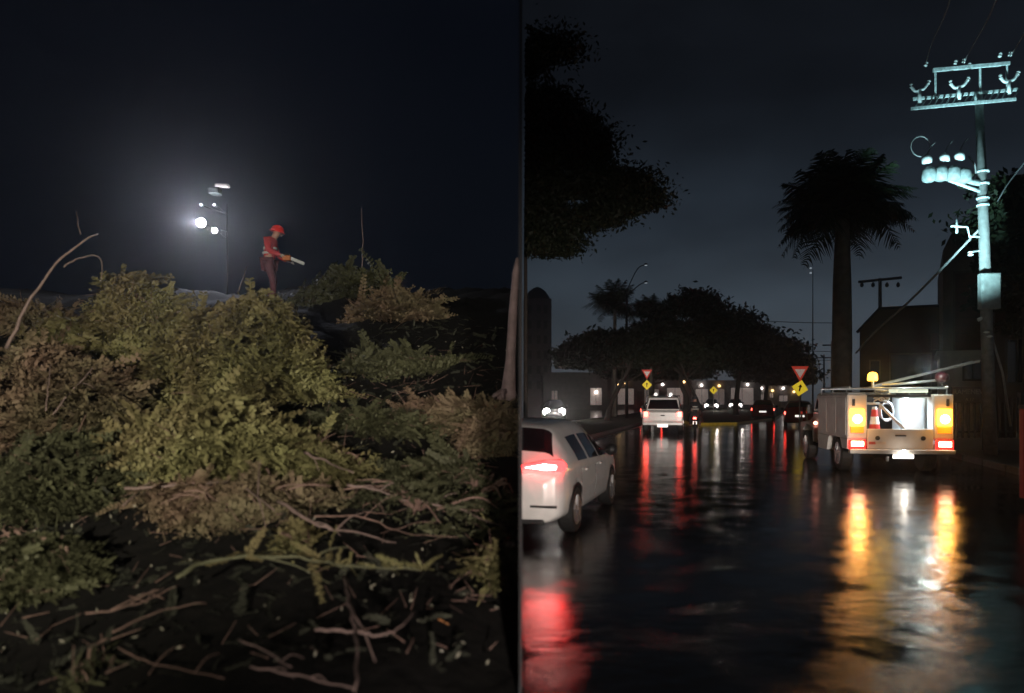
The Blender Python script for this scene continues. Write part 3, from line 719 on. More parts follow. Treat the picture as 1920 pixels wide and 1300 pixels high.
# cab and bonnet
mb = MB(); mb.prism([(2.68,.45),(2.68,1.70),(2.85,1.83),(3.75,1.80),(4.25,1.30),(4.30,.45)], -.86, .86, 'x'); cab = mb.build('cab', M_TRUCK, t, bevel=.06)
mb = MB(); mb.prism([(4.25,.45),(4.25,1.25),(5.15,1.12),(5.3,.9),(5.3,.45)], -.72, .72, 'x'); mb.build('bonnet', M_TRUCK, t, bevel=.06)
for sx in (-1,1):
    mb = MB(); mb.prism([(3.75,.50),(3.85,.80),(4.1,.93),(4.6,.95),(4.9,.80),(5.0,.5),(5.25,.5),(5.25,.98),(4.3,1.06),(3.7,.9),(3.7,.5)], min(.70*sx,.97*sx), max(.70*sx,.97*sx), 'x'); mb.build('fender', M_TRUCK, t, bevel=.03)
    mb = MB(); x_=.863*sx; mb.prism([(2.85,1.25),(2.88,1.68),(3.68,1.66),(4.02,1.25)], min(x_-.008*sx,x_+.012*sx), max(x_-.008*sx,x_+.012*sx), 'x'); mb.build('side_window', M_GLASS, t)
    mb = MB(); mb.box(1.02*sx-.07,1.02*sx+.07,3.85,3.9,1.25,1.5); mb.tube([(.88*sx,3.9,1.3),(1.02*sx,3.88,1.35)],.015,6); mb.build('mirror', M_PLASTIC, t, bevel=.01)
    mb = MB(); mb.lathe([(.05,0),(.05,-.04)], (.92*sx,3.70,1.0), 10, 'y'); mb.build('side_lamp', glow('side_lamp_glass',(1,.35,.25),6), t)
# beacon
mb = MB(); mb.tube([(-.42,.5,1.9),(-.42,.5,2.07)],.035,8); bp = mb.build('beacon_post', M_STEEL, t)
mb = MB(); mb.lathe([(.10,0),(.11,.04),(.10,.15),(.06,.19),(.01,.2)], (-.42,.5,2.07), 16); mb.build('beacon', glow('beacon_glass',(1,.50,.05),7), bp, smooth=True)
TM = Matrix.Translation(Vector(TR)) @ Matrix.Rotation(TH, 4, 'Z')
# pieces that ride on the truck
def on_truck(name, label, cat, lo):
    o = thing(name, label, cat, TM @ Vector(lo), TH); return o
cn = on_truck('traffic_cone', 'orange-red and white striped traffic cone standing in the truck bed', 'traffic cone', (-.44,.30,.765))
mb = MB(); mb.box(-.19,.19,-.16,.16,0,.03); mb.build('base', mat('cone_red',(.55,.03,.02),.5), cn, bevel=.01)
zs = [(.03,.33,'cone_red'),(.33,.50,'w'),(.50,.66,'cone_red'),(.66,.72,'w')]
for z0,z1,c in zs:
    r = lambda z: .145-.13*z
    mb = MB(); mb.lathe([(r(z0),z0),(r(z1),z1)], (0,0,0), 20); mb.build('stripe', MATS['cone_red'] if c != 'w' else mat('cone_white',(.8,.8,.78),.4), cn, smooth=False)
ld = on_truck('ladder', 'long pale ladder lying across the truck roof and sticking out to the right', 'ladder', (-.28,.95,1.96))
a0, a1 = Vector((0,0,0)), Vector((2.25,-.1,.56))
for off in (0,.34):
    mb = MB(); mb.tube([a0+Vector((0,off,.0 if off == 0 else -.05)), a1+Vector((0,off,0))],.032,6); mb.build('rail', M_STEEL, ld)
for k in range(8):
    p = a0.lerp(a1,(k+.5)/8); mb = MB(); mb.tube([p, p+Vector((0,.34,-.02))],.017,6); mb.build('rung', M_STEEL, ld)
pb = on_truck('pipe_bundle', 'bright metal tubes lying on the truck roof beside the beacon', 'pipes', (-.2,.4,1.95))
for k in range(3):
    mb = MB(); mb.tube([(0,.07*k,.02),(1.15,.07*k,.13)],.026,8); mb.build('pipe', M_STEEL, pb, smooth=True)
br = on_truck('pole_bar', 'white bar leaning diagonally across the open truck bed', 'bar', (-.39,.10,1.54))
mb = MB(); mb.tube([(0,0,0),(.50,.0,-.54)],.032,8); mb.build('bar', M_TRUCKW, br, smooth=True)
co_ = on_truck('cable_coil', 'pale coil of cable hanging in the truck bed behind the diagonal bar', 'cable coil', (-.17,.32,1.38))
for k in range(5):
    mb = MB(); mb.tube([(.13*math.cos(a)*(1+.06*k), .02*k, .22*math.sin(a)*(1-.05*k)) for a in np.linspace(0,2*math.pi,19)],.016,6,cap=False); mb.build('loop', mat('grey_cable',(.5,.5,.52),.5), co_, smooth=True)
gl = on_truck('rope_bundle', 'tangled pale ropes and hooks under the beacon on the truck', 'ropes', (-.36,.2,1.72))
rn = random.Random(5)
for k in range(7):
    p = [Vector((rn.uniform(-.12,.22),rn.uniform(-.08,.1),rn.uniform(-.14,.14))) for _ in range(4)]
    mb = MB(); mb.tube(catmull(p,5),.016,5); mb.build('rope', mat('pale_rope',(.6,.56,.48),.7), gl, smooth=True)
# red gear at rack corner
rg = on_truck('spotlight', 'dark swivelling spotlight with a reddish housing on the right of the truck rack', 'spotlight', (.98,.3,1.92))
mb = MB(); mb.tube([(0,0,0),(0,0,.12)],.03,8); mb.build('bracket', M_PLASTIC, rg)
mb = MB(); mb.lathe([(.06,-.14),(.12,-.08),(.14,.06),(.12,.08)], (0,0,.22), 14, 'y'); mb.build('housing', mat('dark_red_housing',(.03,.004,.008),.4), rg, smooth=True)
# lamps carried by the truck, and one added rack fill
def TL(p): return TM @ Vector(p)
for sx in (-1,1): lamp('amber_light_glow', 'POINT', TL((.90*sx,-.30,1.2)), 12, (1,.45,.08), .12)
lamp('bed_light', 'AREA', TL((.1,.24,1.67)), 38, (.70,.88,1), .3, target=TL((.1,.55,.8)))
lamp('beacon_glow', 'POINT', TL((-.30,.2,2.2)), 9, (1,.6,.15), .08)
lamp('rack_fill', 'POINT', TL((.55,-.1,2.3)), 34, (.9,1,.9), .05)  # added fill that brightens the ladder and rack
lamp('plate_glow', 'POINT', TL((0,-.3,.55)), 1.5, (1,.9,.8), .03)
# searchlight on the rack aimed at the pole head
lamp('searchlight', 'SPOT', TL((1.0,.7,2.3)), 8500, (.50,.93,1.0), .06, target=P(1866,325,20), angle=50, blend=.8)

# ------------------------------------------------------------------ utility pole with crossarms
M_POLE = mat('concrete_pole', (.20,.20,.195), .7, scale=8, bump=.2)
M_ARM = mat('galvanised_crossarm', (.55,.62,.62), .5, metal=.1, var=.3, scale=15)
M_INS = mat('porcelain_insulator', (.75,.78,.78), .25, var=.1)
M_WIRE = mat('black_cable', (.02,.02,.022), .6); M_PWIRE = mat('pale_cable', (.3,.3,.3), .5)
YP = 20.0; PB = Vector((12.62,YP,.14))
up = thing('utility_pole', 'tall concrete utility pole with a lit double crossarm and insulators', 'utility pole', PB)
def Q(px,py,dy=0): return P(px,py,YP+dy)-PB
mb = MB(); mb.tube([(0,0,0), Q(1851,640), Q(1845,430), Q(1836,195)], [.17,.15,.135,.10], 14); mb.build('pole', M_POLE, up, smooth=True)
def arm(x0,y0,x1,y1,dy,h=.055,w=.04):
    a,b = Q(x0,y0,dy),Q(x1,y1,dy); d = (b-a); mb = MB()
    n = Vector((0,1,0)); u_ = d.cross(n).normalized()*h; 
    q = [a+u_-n*w, a-u_-n*w, a-u_+n*w, a+u_+n*w, b+u_-n*w, b-u_-n*w, b-u_+n*w, b+u_+n*w]
    mb.add(q, [(0,3,2,1),(4,5,6,7),(0,1,5,4),(1,2,6,5),(2,3,7,6),(3,0,4,7)]); return mb
arm(1708,204,1905,186,-.16,.045,.02).build('crossarm', M_ARM, up, bevel=.01)
arm(1712,186,1908,168,.16,.045,.02).build('crossarm', M_ARM, up, bevel=.01)
arm(1750,132,1893,119,0,.05,.04).build('upper_crossarm', M_ARM, up, bevel=.01)
for k in range(17):      # lattice bracing between the two arms
    x = 1716+k*11.5; mb = MB(); mb.tube([Q(x,203-(x-1708)*.0914,-.16), Q(x+10,185-(x+10-1712)*.0918,.16)],.022,6); mb.build('brace', M_ARM, up)
for x,y0,y1 in ((1754,134,186),(1888,121,172),(1838,126,200)):
    mb = MB(); mb.tube([Q(x,y0),Q(x,y1)],.03,6); mb.build('riser', M_ARM, up)
mb = MB(); mb.tube([Q(1835,196),Q(1835,182),Q(1836,176)],.1,10); mb.build('pole_cap', M_ARM, up)
def insulator_stack(p, d, n=3, r=.055, parent=None, s=.07):
    mb = MB(); dq = Vector(d).normalized(); a = Vector(p)
    pts=[];rr_=[]
    for i in range(n):
        b = a+dq*s*i
        pts += [b,b+dq*s*.3,b+dq*s*.55,b+dq*s*.9]; rr_ += [r*.45,r,r*.9,r*.45]
    mb.tube(pts, rr_, 10); return mb.build('insulator', M_INS, up if parent is None else parent, smooth=True)
for cx, cy in ((1724,172),(1798,166),(1892,155)):   # fuse cutouts: post with a forked head
    mb = MB(); mb.tube([Q(cx,cy+22,-.1),Q(cx,cy-2,-.1)],.05,8); mb.build('cutout_post', M_INS, up, smooth=True)
    mb = MB(); mb.tube(catmull([Q(cx-15,cy-8,-.1),Q(cx-8,cy-1,-.1),Q(cx,cy-3,-.1),Q(cx+9,cy-6,-.1),Q(cx+16,cy-16,-.1)],4),.04,8); mb.build('cutout_arm', M_INS, up, smooth=True)
    insulator_stack(Q(cx-15,cy-6,-.1),(-.1,0,1),2,.05); insulator_stack(Q(cx+15,cy-13,-.1),(.45,0,1),2,.05)
for cx, cy in ((1790,122),(1806,119),(1874,108),(1893,106),(1735,125),(1816,127)):
    insulator_stack(Q(cx,cy),(.3,0,1),2,.05)
# equipment bracket with three bright insulators
eq = MB(); rn = random.Random(2)
eq.tube([Q(1846,345),Q(1800,338,-.1),Q(1735,325,-.2)],.09,10); eq.tube([Q(1846,362),Q(1812,350,-.1),Q(1780,338,-.2)],.05,8)
eq.build('bracket_arm', MATS['galvanised_crossarm'], up, smooth=True)
for cx, cy in ((1742,328),(1764,326),(1788,326),(1808,330)):
    mb = MB(); mb.lathe([(.10,-.19),(.17,-.15),(.18,.1),(.13,.18),(.05,.22)], tuple(Q(cx,cy,-.25)), 14); mb.build('transformer_can', mat('weathered_can_paint',(.28,.32,.32),.5,var=.35,scale=9), up, smooth=True)
for cx, cy in ((1738,300),(1771,297),(1799,294)):
    mb = MB(); mb.lathe([(.06,-.11),(.12,-.09),(.13,.03),(.09,.1),(.03,.13)], tuple(Q(cx,cy,-.25)), 12); mb.build('insulator', M_INS, up, smooth=True)
    mb = MB(); mb.tube(catmull([Q(cx,cy-6,-.25),Q(cx+6,cy-22,-.2),Q(cx+16,cy-34,-.1)],4),.014,6); mb.build('jumper_wire', M_PWIRE, up, smooth=True)
mb = MB(); mb.tube(catmull([Q(1816,293),Q(1828,310),Q(1828,332),Q(1818,345)],5),.022,6); mb.build('jumper_wire', M_PWIRE, up, smooth=True)
mb = MB(); mb.tube([Q(1726+18*math.cos(a),275+19*math.sin(a),-.1) for a in np.linspace(0,2*math.pi,17)],.012,5,cap=False); mb.build('wire_loop', M_PWIRE, up, smooth=True)
for y in (322,345,372,385):
    mb = MB(); mb.lathe([(.155,-.03),(.165,0),(.155,.03)], tuple(Q(1843,y)), 16); mb.build('pole_band', M_ARM, up, smooth=True)
# small hooked bracket and lower insulator
mb = MB(); mb.tube([Q(1846,444),Q(1818,444),Q(1814,426),Q(1783,424)],.03,8); mb.tube([Q(1794,412),Q(1794,438)],.03,8); mb.build('hook_bracket', M_ARM, up, smooth=True)
insulator_stack(Q(1820,480),(0,0,1),2,.075)
mb = MB(); mb.tube([Q(1848,470),Q(1820,472)],.02,6); mb.build('bracket_arm', M_ARM, up)
# meter cabinet
mb = MB(); a,b = Q(1841,579,-.3),Q(1877,512,-.3); mb.box(a.x,b.x,a.y,a.y+.2,a.z,b.z); cbx = mb.build('switch_box', mat('grey_box_paint',(.24,.25,.24),.6), up, bevel=.015)
mb = MB(); mb.box(a.x+.03,b.x-.03,a.y-.012,a.y,a.z+.03,b.z-.03); mb.build('box_door', MATS['grey_box_paint'], cbx, bevel=.005)
mb = MB(); mb.tube([Q(1856,590),Q(1862,640),Q(1880,700),Q(1895,800)],.03,8); mb.build('conduit', M_PWIRE, up, smooth=True)
mb = MB(); mb.tube([Q(1848,594),Q(1834,600)],.05,8); mb.build('bracket_arm', M_INS, up)
for cx, cy in ((1850,625),(1856,633)): insulator_stack(Q(cx,cy,-.2),(0,0,1),1,.08)
# cables
WG = 'overhead cables at the tall pole'
def cable(label, pts, r, m, group=None, name='power_cable'):
    mb = MB(); mb.tube(catmull(pts,7), r, 6); return tag(mb.build(name, m, None, smooth=True), label, 'cable', group)
cable('thin cable rising from the left end of the upper crossarm', [P(1735,122,20),P(1748,80,17),P(1775,20,14),P(1795,-60,11)], .012, M_PWIRE, WG)
cable('thin cable rising from the middle of the upper crossarm', [P(1806,119,20),P(1822,90,17),P(1855,30,14),P(1890,-60,11)], .012, M_PWIRE, WG)
cable('thin cable leaving the right end of the upper crossarm', [P(1893,106,20),P(1906,88,17),P(1940,30,14),P(1990,-40,11)], .014, M_PWIRE, WG)
cable('thick sagging cable running from the palm trunk up to the pole', [P(1605,662,27),P(1650,614,25),P(1700,570,23),P(1765,505,21.5),P(1846,420,20.1)], .035, M_PWIRE, WG)
cable('short slanting stay wire right of the pole', [P(1868,382,20.5),P(1890,345,20),P(1925,300,19)], .02, M_WIRE, WG)
for i,(y0,y1,Yd,la) in enumerate(((602,606,70,'upper distant cable crossing the sky between tree line and palm'),(655,660,80,'middle distant cable crossing the sky low beside the palm'),(672,676,90,'lowest distant cable crossing the sky low beside the palm'))):
    cable(la, [P(1430,y0,Yd),P(1500,y0+3,Yd),P(1570,y1,Yd)], .035, M_WIRE, 'distant cables crossing the sky')

# second pole with a plain crossarm
sp = thing('utility_pole', 'small dark pole with a plain T-shaped crossarm behind the palm', 'utility pole', (P(1651,745,60).x,60,0))
SB = Vector(sp.location)
mb = MB(); mb.tube([(0,0,0), P(1650,522,60)-SB],[.18,.13],10); mb.build('pole', M_WIRE, sp, smooth=True)
mb = MB(); a,b = P(1610,529,60)-SB, P(1690,521,60)-SB; mb.tube([a,b],.12,6); mb.build('crossarm', M_WIRE, sp)
for x in (1616,1637,1663,1684):
    mb = MB(); p = P(x,532,60)-SB; mb.lathe([(.05,-.3),(.14,-.2),(.14,-.05),(.06,.1)], tuple(p), 10); mb.build('insulator', M_WIRE, sp, smooth=True)
for px_,pt,Yd,la in ((1560,640,95,'far thin pole right of the yield sign'),(1545,665,120,'farthest thin pole in the street gap')):
    q = thing('utility_pole', la, 'utility pole', (P(px_,745,Yd).x,Yd,0)); h = P(px_,pt,Yd).z
    mb = MB(); mb.tube([(0,0,0),(0,0,h)],[.2,.13],8); mb.build('pole', M_WIRE, q, smooth=True)
    mb = MB(); mb.box(-1.2,1.2,-.07,.07,h-.6,h-.42); mb.build('crossarm', M_WIRE, q)

# twin street lamp with faint lights
sl = thing('street_lamp', 'tall twin-arm street lamp with faint heads above the palms', 'street lamp', (P(1175,745,56).x,56,.1)); SB = Vector(sl.location)
F_ = lambda px,py: P(px,py,56)-SB
mb = MB(); mb.tube([(0,0,0),F_(1175,545)],[.13,.08],8); mb.build('post', M_WIRE, sl, smooth=True)
for a_ in ([F_(1175,545),F_(1195,505),F_(1211,496)],[F_(1175,555),F_(1198,535),F_(1211,529)]):
    mb = MB(); mb.tube(catmull(a_,4),.04,6); mb.build('arm', M_WIRE, sl, smooth=True)
    c = a_[-1]; mb = MB(); mb.lathe([(.04,-.05),(.15,0),(.10,.07),(.03,.1)], tuple(c), 10); hd_ = mb.build('lamp_head', M_WIRE, sl, smooth=True)
    mb = MB(); mb.lathe([(.10,-.09),(.12,-.06),(.06,-.05)], tuple(c), 10); mb.build('lamp_glass', glow('faint_lamp_glass',(.7,.8,.9),.35), hd_)
sl = thing('street_lamp', 'distant street lamp with two faint heads left of the palm trunk', 'street lamp', (P(1524,745,75).x,75,0)); SB = Vector(sl.location)
mb = MB(); mb.tube([(0,0,0),P(1524,506,75)-SB],[.1,.03],6); mb.build('post', M_WIRE, sl)
for y_ in (503,512):
    c = P(1520,y_,75)-SB; mb = MB(); mb.tube([P(1524,y_,75)-SB,c],.03,5); hd_ = mb.build('lamp_head', M_WIRE, sl)
    mb = MB(); mb.lathe([(.08,-.08),(.13,0),(.05,.08)], tuple(c), 10); mb.build('lamp_glass', MATS['faint_lamp_glass'], hd_)

# ------------------------------------------------------------------ signs
M_SRED = mat('sign_red', (.6,.02,.02), .4, emit=(1,.10,.06), estr=.25); M_SWHITE = mat('sign_white',(.75,.72,.7),.4, emit=(1,.75,.65), estr=.22)  # faint emission stands in for light caught by sign faces and bands
M_SYEL = mat('sign_yellow', (.75,.50,.02), .4, emit=(1,.72,.04), estr=.55); M_SBLK = mat('sign_black', (.02,.02,.02), .5)  # yellow face also carries baked-in light as emission
def sign_pair(label, px, pyt, pyd, Y, s=1, tri=True, tilt=0, base_py=None):
    x = P(px,745,Y).x; t = thing('traffic_sign', label, 'traffic sign', (x,Y,0.1 if Y > 44 else 0)); z0 = t.location.z
    ztop = P(px,pyt if tri else pyd,Y).z-z0
    mb = MB(); mb.tube([(0,.05,0),(0,.05,ztop+.1)],.035,8); mb.build('post', M_STEEL, t, smooth=True)
    if tri:
        a = .44*s; mb = MB(); mb.prism([(-a,.42*a/.44*.9),(a,.42*a/.44*.9),(0,-.42*s)], -.02, .005, 'y'); o = mb.build('yield_sign', M_SRED, t); o.location.z = ztop
        b = .27*s; mb = MB(); mb.prism([(-b,.23*s),(b,.23*s),(0,-.21*s)], -.028, -.021, 'y'); mb.build('inner_triangle', M_SWHITE, o)
    zd = P(px,pyd,Y).z-z0; a = .42*s
    mb = MB(); mb.prism([(-a,0),(0,a),(a,0),(0,-a)], -.02, .005, 'y'); o = mb.build('diamond_sign', M_SYEL, t); o.location.z = zd; o.rotation_euler.y = tilt
    # dark pictogram: bent arrow
    mb = MB(); mb.box(-.05*s,.03*s,-.028,-.021,-.16*s,.08*s); mb.prism([(-.12*s,.05*s),(.10*s,.05*s),(-.01*s,.2*s)], -.028, -.021, 'y'); mb.build('arrow_symbol', M_SBLK, o)
    return t
sign_pair('yield sign above a tilted yellow diamond sign near the utility truck', 1500, 701, 728, 38, 1.0, tilt=R(12))
sign_pair('red and yellow sign pair on a thin post behind the white pickup', 1213, 702, 722, 50, .8)
sign_pair('small lone yellow diamond sign in front of the glaring headlights', 1338, 0, 732, 70, .9, tri=False)
# pale posts and a traffic barrier near the red car
for px_, py_ in ((1503,808),(1513,806),(1528,800)):
    b_ = G(px_, py_); 
    q = thing('bollard', {1503:'slim reddish bollard left under the yield sign',1513:'slim pale bollard in the middle beside the red car',1528:'pale bollard nearest the utility truck cab'}[px_], 'bollard', b_, group='slim bollards by the yield sign')
    mb = MB(); mb.lathe([(.06,0),(.05,.05),(.045,1.15),(.03,1.2)], (0,0,0), 10); mb.build('post', mat('bollard_paint',(.5,.3,.26),.5), q, smooth=True)
    mb = MB(); mb.lathe([(.05,.85),(.05,.98)], (0,0,0), 10); mb.build('reflective_band', M_SRED, q)

# ------------------------------------------------------------------ buildings
def building(name, label, x0, x1, y0, y1, z, wall, wins=(), cat='building', roof=None, doors=(), group=None, lamps=()):
    """front faces the camera (y0)"""
    t = thing(name, label, cat, (x0, y0, 0), group=group); w, d = x1-x0, y1-y0
    mb = MB(); mb.box(0, w, 0, d, 0, z); mb.build('wall', wall, t)
    mb = MB(); mb.box(-.12, w+.12, -.12, d+.12, z, z+.18); mb.build('roof', roof or wall, t)
    for (a,b,c,e,m) in wins:
        mb = MB(); mb.box(a-.07,b+.07,-.05,-.001,c-.07,c); mb.box(a-.07,b+.07,-.05,-.001,e,e+.07); mb.box(a-.07,a,-.05,-.001,c,e); mb.box(b,b+.07,-.05,-.001,c,e)
        f_ = mb.build('window', M_PLASTIC, t)
        mb = MB(); mb.box(a,b,-.025,-.002,c,e); mb.build('pane', m, f_)
        mb = MB(); mb.box((a+b)/2-.025,(a+b)/2+.025,-.045,-.026,c,e); mb.build('mullion', M_PLASTIC, f_)
    for (a,c,e) in lamps:
        mb = MB(); mb.lathe([(.05,0),(.2,.1),(.22,.25),(.08,.4)], (a,-.25,c), 10); mb.build('wall_lamp', e, t, smooth=True)
    for (a,b,c,m) in doors:
        mb = MB(); mb.box(a,b,-.04,-.001,0,c); d_ = mb.build('door', m, t)
        mb = MB(); mb.box(b-.12,b-.07,-.07,-.041,c*.45,c*.5); mb.build('handle', M_STEEL, d_)
    return t
M_BDARK = mat('dark_brown_render', (.035,.022,.020), .85, scale=2); M_CONC = mat('weathered_concrete', (.17,.15,.14), .85, scale=1.5, bump=.3)
M_PALE = mat('pale_wall_paint', (.33,.30,.28), .8, scale=2); M_PINK = mat('pinkish_wall_paint', (.12,.09,.085), .8, scale=2)
M_ROOFD = mat('dark_roof', (.02,.022,.026), .7); M_LITW = glow('lit_window', (1,.78,.70), .13); M_DIMW = glow('dim_window', (.8,.65,.6), .07)
M_WARM = glow('warm_wall_lamp',(1,.62,.25),4); M_COOL = glow('white_wall_lamp',(1,.9,.85),6)
M_REDW = glow('red_sign_glow', (1,.15,.12), .04)
# dark house with a sloping left roof edge
x0,x1 = P(1612,745,38).x, P(1767,745,38).x; zt = P(1700,583,38).z
b_ = thing('building', 'dark two-storey building with a sloping left roof edge behind the truck', 'building', (x0,38,0))
w = x1-x0; ze = P(1612,622,38).z
mb = MB(); mb.prism([(0,0),(0,ze),(P(1650,583,38).x-x0,zt),(w,zt),(w,0)], 0, 8, 'y'); mb.build('wall', M_BDARK, b_)
mb = MB(); mb.tube([(-.15,-.05,ze-.05),(P(1650,583,38).x-x0,-.05,zt+.06),(w+.1,-.05,zt+.06)],.09,6); mb.build('roof_edge', M_ROOFD, b_)
b_.rotation_euler.z = -R(25); b_.scale.x = .875
for (a,b,c,e) in ((1.55,3.7,1.9,3.9),(.5,1.1,2.6,3.6)):
    mb = MB(); mb.box(a,a+.07,-.06,-.001,c,e); mb.box(b-.07,b,-.06,-.001,c,e); mb.box(a+.07,b-.07,-.06,-.001,e-.07,e); mb.box(a+.07,b-.07,-.06,-.001,c,c+.07); f_ = mb.build('window', mat('window_frame_paint',(.12,.10,.09),.6), b_)
    mb = MB(); mb.box(a+.08,b-.08,-.03,-.002,c+.08,e-.08); mb.build('pane', M_GLASS, f_)
mb = MB(); p_ = P(1755,645,38); mb.box(p_.x-x0-.25,p_.x-x0+.3,-.3,-.05,p_.z-.4,p_.z+.4); mb.build('hanging_sign', mat('dull_red_board',(.06,.008,.008),.6), b_)
# tall weathered concrete building
x0,x1 = P(1768,745,31).x, P(1870,745,31).x
b_ = thing('building', 'tall weathered concrete building with a stepped sloping top beside the pole', 'building', (x0,31,0)); w = x1-x0
mb = MB(); mb.prism([(0,0),(0,P(0,470,31).z),(.35,P(0,440,31).z),(1.0,P(0,428,31).z),(1.3,P(0,395,31).z),(w,P(0,360,31).z),(w,0)], 0, 9, 'y'); mb.build('wall', M_CONC, b_)
b_.rotation_euler.z = -R(28); b_.scale.x = .85
mb = MB(); mb.box(.42,1.9,-.08,-.001,3.1,6.9); f_ = mb.build('window', M_PINK, b_); 
mb = MB(); mb.box(.52,1.8,-.05+.04-.10,-.081,3.2,6.8); mb.build('pane', mat('dim_reddish_shutter',(.07,.022,.018),.6), f_)
for k in range(11):
    mb = MB(); mb.box(.52,1.8,-.12,-.111,3.35+k*.32,3.38+k*.32); mb.build('slat', M_BDARK, f_)
# pale annex
x0 = P(1762,745,27).x; x1 = P(1858,745,27).x
b_ = building('building', 'low pale grey annex wall behind the truck rack', x0, x1, 27, 30.5, P(0,668,27).z, M_PALE, [( .9,1.5,2.35,2.9,M_GLASS)])
b_.rotation_euler.z = -R(28); b_.scale.x = .85
# dark block at the right border
x0 = P(1866,745,25).x
b_ = building('building', 'dark building filling the right edge behind the pole', x0, x0+7, 25, 33, P(0,345,25).z, M_BDARK, [(.35,.9,4.5,6.0,M_GLASS),(.35,.9,2.2,3.6,M_GLASS),(1.6,2.4,4.5,6.0,M_GLASS)])
b_.rotation_euler.z = -R(31)
# far blocks
building('building', 'far pale shopfront with a reddish sign behind the median', 13.5, 25.5, 112, 120, 6.0, M_PINK,
   [(1.0,3.4,.6,3.0,M_LITW),(5.0,7.2,.6,2.9,M_DIMW),(8.4,10.8,.6,3.1,M_LITW)], lamps=[(2.2,3.6,M_WARM),(7.7,3.4,M_COOL),(10.9,3.8,M_WARM)], doors=[(3.9,4.7,2.6,M_BDARK)])
building('building', 'long far building with bright openings behind the traffic island', 27, 38, 118, 126, 4.2, M_PALE,
   [(.6,2.6,.5,3.0,M_LITW),(3.4,5.2,.5,3.0,M_DIMW),(6.2,9.8,.5,3.2,M_LITW)], lamps=[(1.5,3.4,M_COOL),(4.3,3.3,M_WARM),(8.8,3.5,M_COOL)])
building('building', 'far dim grey building left of the slanting tree', 3.0, 12.0, 104, 112, 5.0, M_PINK,
   [(1.2,2.0,.8,2.6,M_DIMW),(6.6,8.2,.6,3.0,M_LITW)], lamps=[(7.4,2.2,M_COOL),(10.6,3.2,M_WARM)])
building('building', 'low lit shop at the end of the street', 39.5, 47, 125, 131, 3.6, M_PALE, [(.6,1.4,1.0,2.2,M_LITW),(2.2,2.8,1.6,2.4,M_LITW),(3.8,5.2,1.0,2.0,M_LITW)], lamps=[(.8,3.0,M_COOL),(2.6,2.6,M_WARM),(4.4,3.0,M_COOL),(6.2,2.4,M_WARM)])
# tower with domed head
tw = thing('tower', 'tall dim tower with a rounded top at the left edge of the street', 'tower', (2.75,118,0))
zt = P(0,560,118).z
mb = MB(); mb.box(-2.45,2.0,0,6,0,zt); mb.build('wall', M_PINK, tw)
mb = MB(); mb.lathe([(2.1,0),(2.0,.6),(1.4,1.5),(.6,2.1),(.05,2.3)], (-.2,3,zt), 18); mb.build('dome', M_ROOFD, tw, smooth=True)
for k in range(6):
    for x in (-1.4,0,1.1):
        mb = MB(); mb.box(x-.35,x+.25,-.05,-.001,3+k*2.4,4.3+k*2.4); mb.build('window', M_BDARK, tw)
# ------------------------------------------------------------------ fence and shop board on the right
fn = thing('fence', 'dark slatted fence on the pavement right of the truck', 'fence', (P(1790,745,22).x,22,.14))
mb = MB(); mb.box(0,6,0,.15,0,.35); mb.build('plinth', M_CONC, fn)
M_FENCE = mat('dark_fence_paint', (.03,.028,.028), .5, metal=.2)
for k in range(33):
    mb = MB() ; x = .06+k*.18
    mb.box(x,x+.06,.03,.07,.35,1.55)
    mb.build('slat', M_FENCE, fn)
mb = MB(); mb.box(0,6,.075,.11,1.4,1.46); mb.box(0,6,.075,.11,.5,.56); mb.build('rail', M_FENCE, fn)
for x in (0,1.95,3.9,5.9):
    mb = MB(); mb.box(x,x+.09,-.03,.15,.35,1.7); mb.build('post', M_FENCE, fn)
sb = thing('shop_sign', 'dim brown signboard with worn pale lettering above the fence', 'sign', P(1818,738,21.8))
mb = MB(); mb.box(-.52,.52,0,.05,-.28,.20); mb.build('board', mat('brown_board',(.055,.035,.028),.6), sb, bevel=.01)
for k, (s_, sz, zz) in enumerate((('RAMENEW', .20, -.02), ('A 17', .13, -.22))):
    cu = bpy.data.curves.new('lettering', 'FONT'); cu.body = s_; cu.size = sz; cu.align_x = 'CENTER'; cu.extrude = .004
    cu.materials.append(mat('worn_letter_paint', (.30,.26,.22), .6))
    tmp = bpy.data.objects.new('tmp', cu); C.objects.link(tmp); bpy.context.view_layer.update(); me_ = bpy.data.meshes.new_from_object(tmp); bpy.data.objects.remove(tmp)
    lo = bpy.data.objects.new('lettering', me_); C.objects.link(lo); lo.parent = sb; lo.location = (0,-.006,zz); lo.rotation_euler = (R(90),0,0)
for x in (-.45,.45):
    mb = MB(); mb.tube([(x,.08,-1.66),(x,.08,.1)],.03,8); mb.build('post', M_FENCE, sb)
rp = thing('post', 'red painted post with a pale cap at the right edge of the picture', 'post', (P(1921,745,11.5).x,11.5,.14))
mb = MB(); mb.box(-.05,.05,-.05,.05,0,1.38); mb.build('shaft', mat('red_post_glow_paint',(.42,.05,.05),.5, emit=(1,.1,.08), estr=.03), rp, bevel=.01)  # faint emission baked into the red to make the post look lit
mb = MB(); mb.box(-.06,.06,-.06,.06,1.38,1.44); mb.build('cap', M_PALE, rp, bevel=.01)
tree('dark tree filling the far right above the dark building', (P(1925,745,23).x,23,.14), [(P(1925,745,23).x,23,.1),(P(1925,745,23).x,23,3),(P(1918,745,23).x,23,6)],
     [(P(1905,500,23).x,23.4,6.2,.75,.8,2.6),(P(1950,500,23).x,23.4,5.4,1.1,.8,2.6)], .15, .16, 40, 260, None, 31)

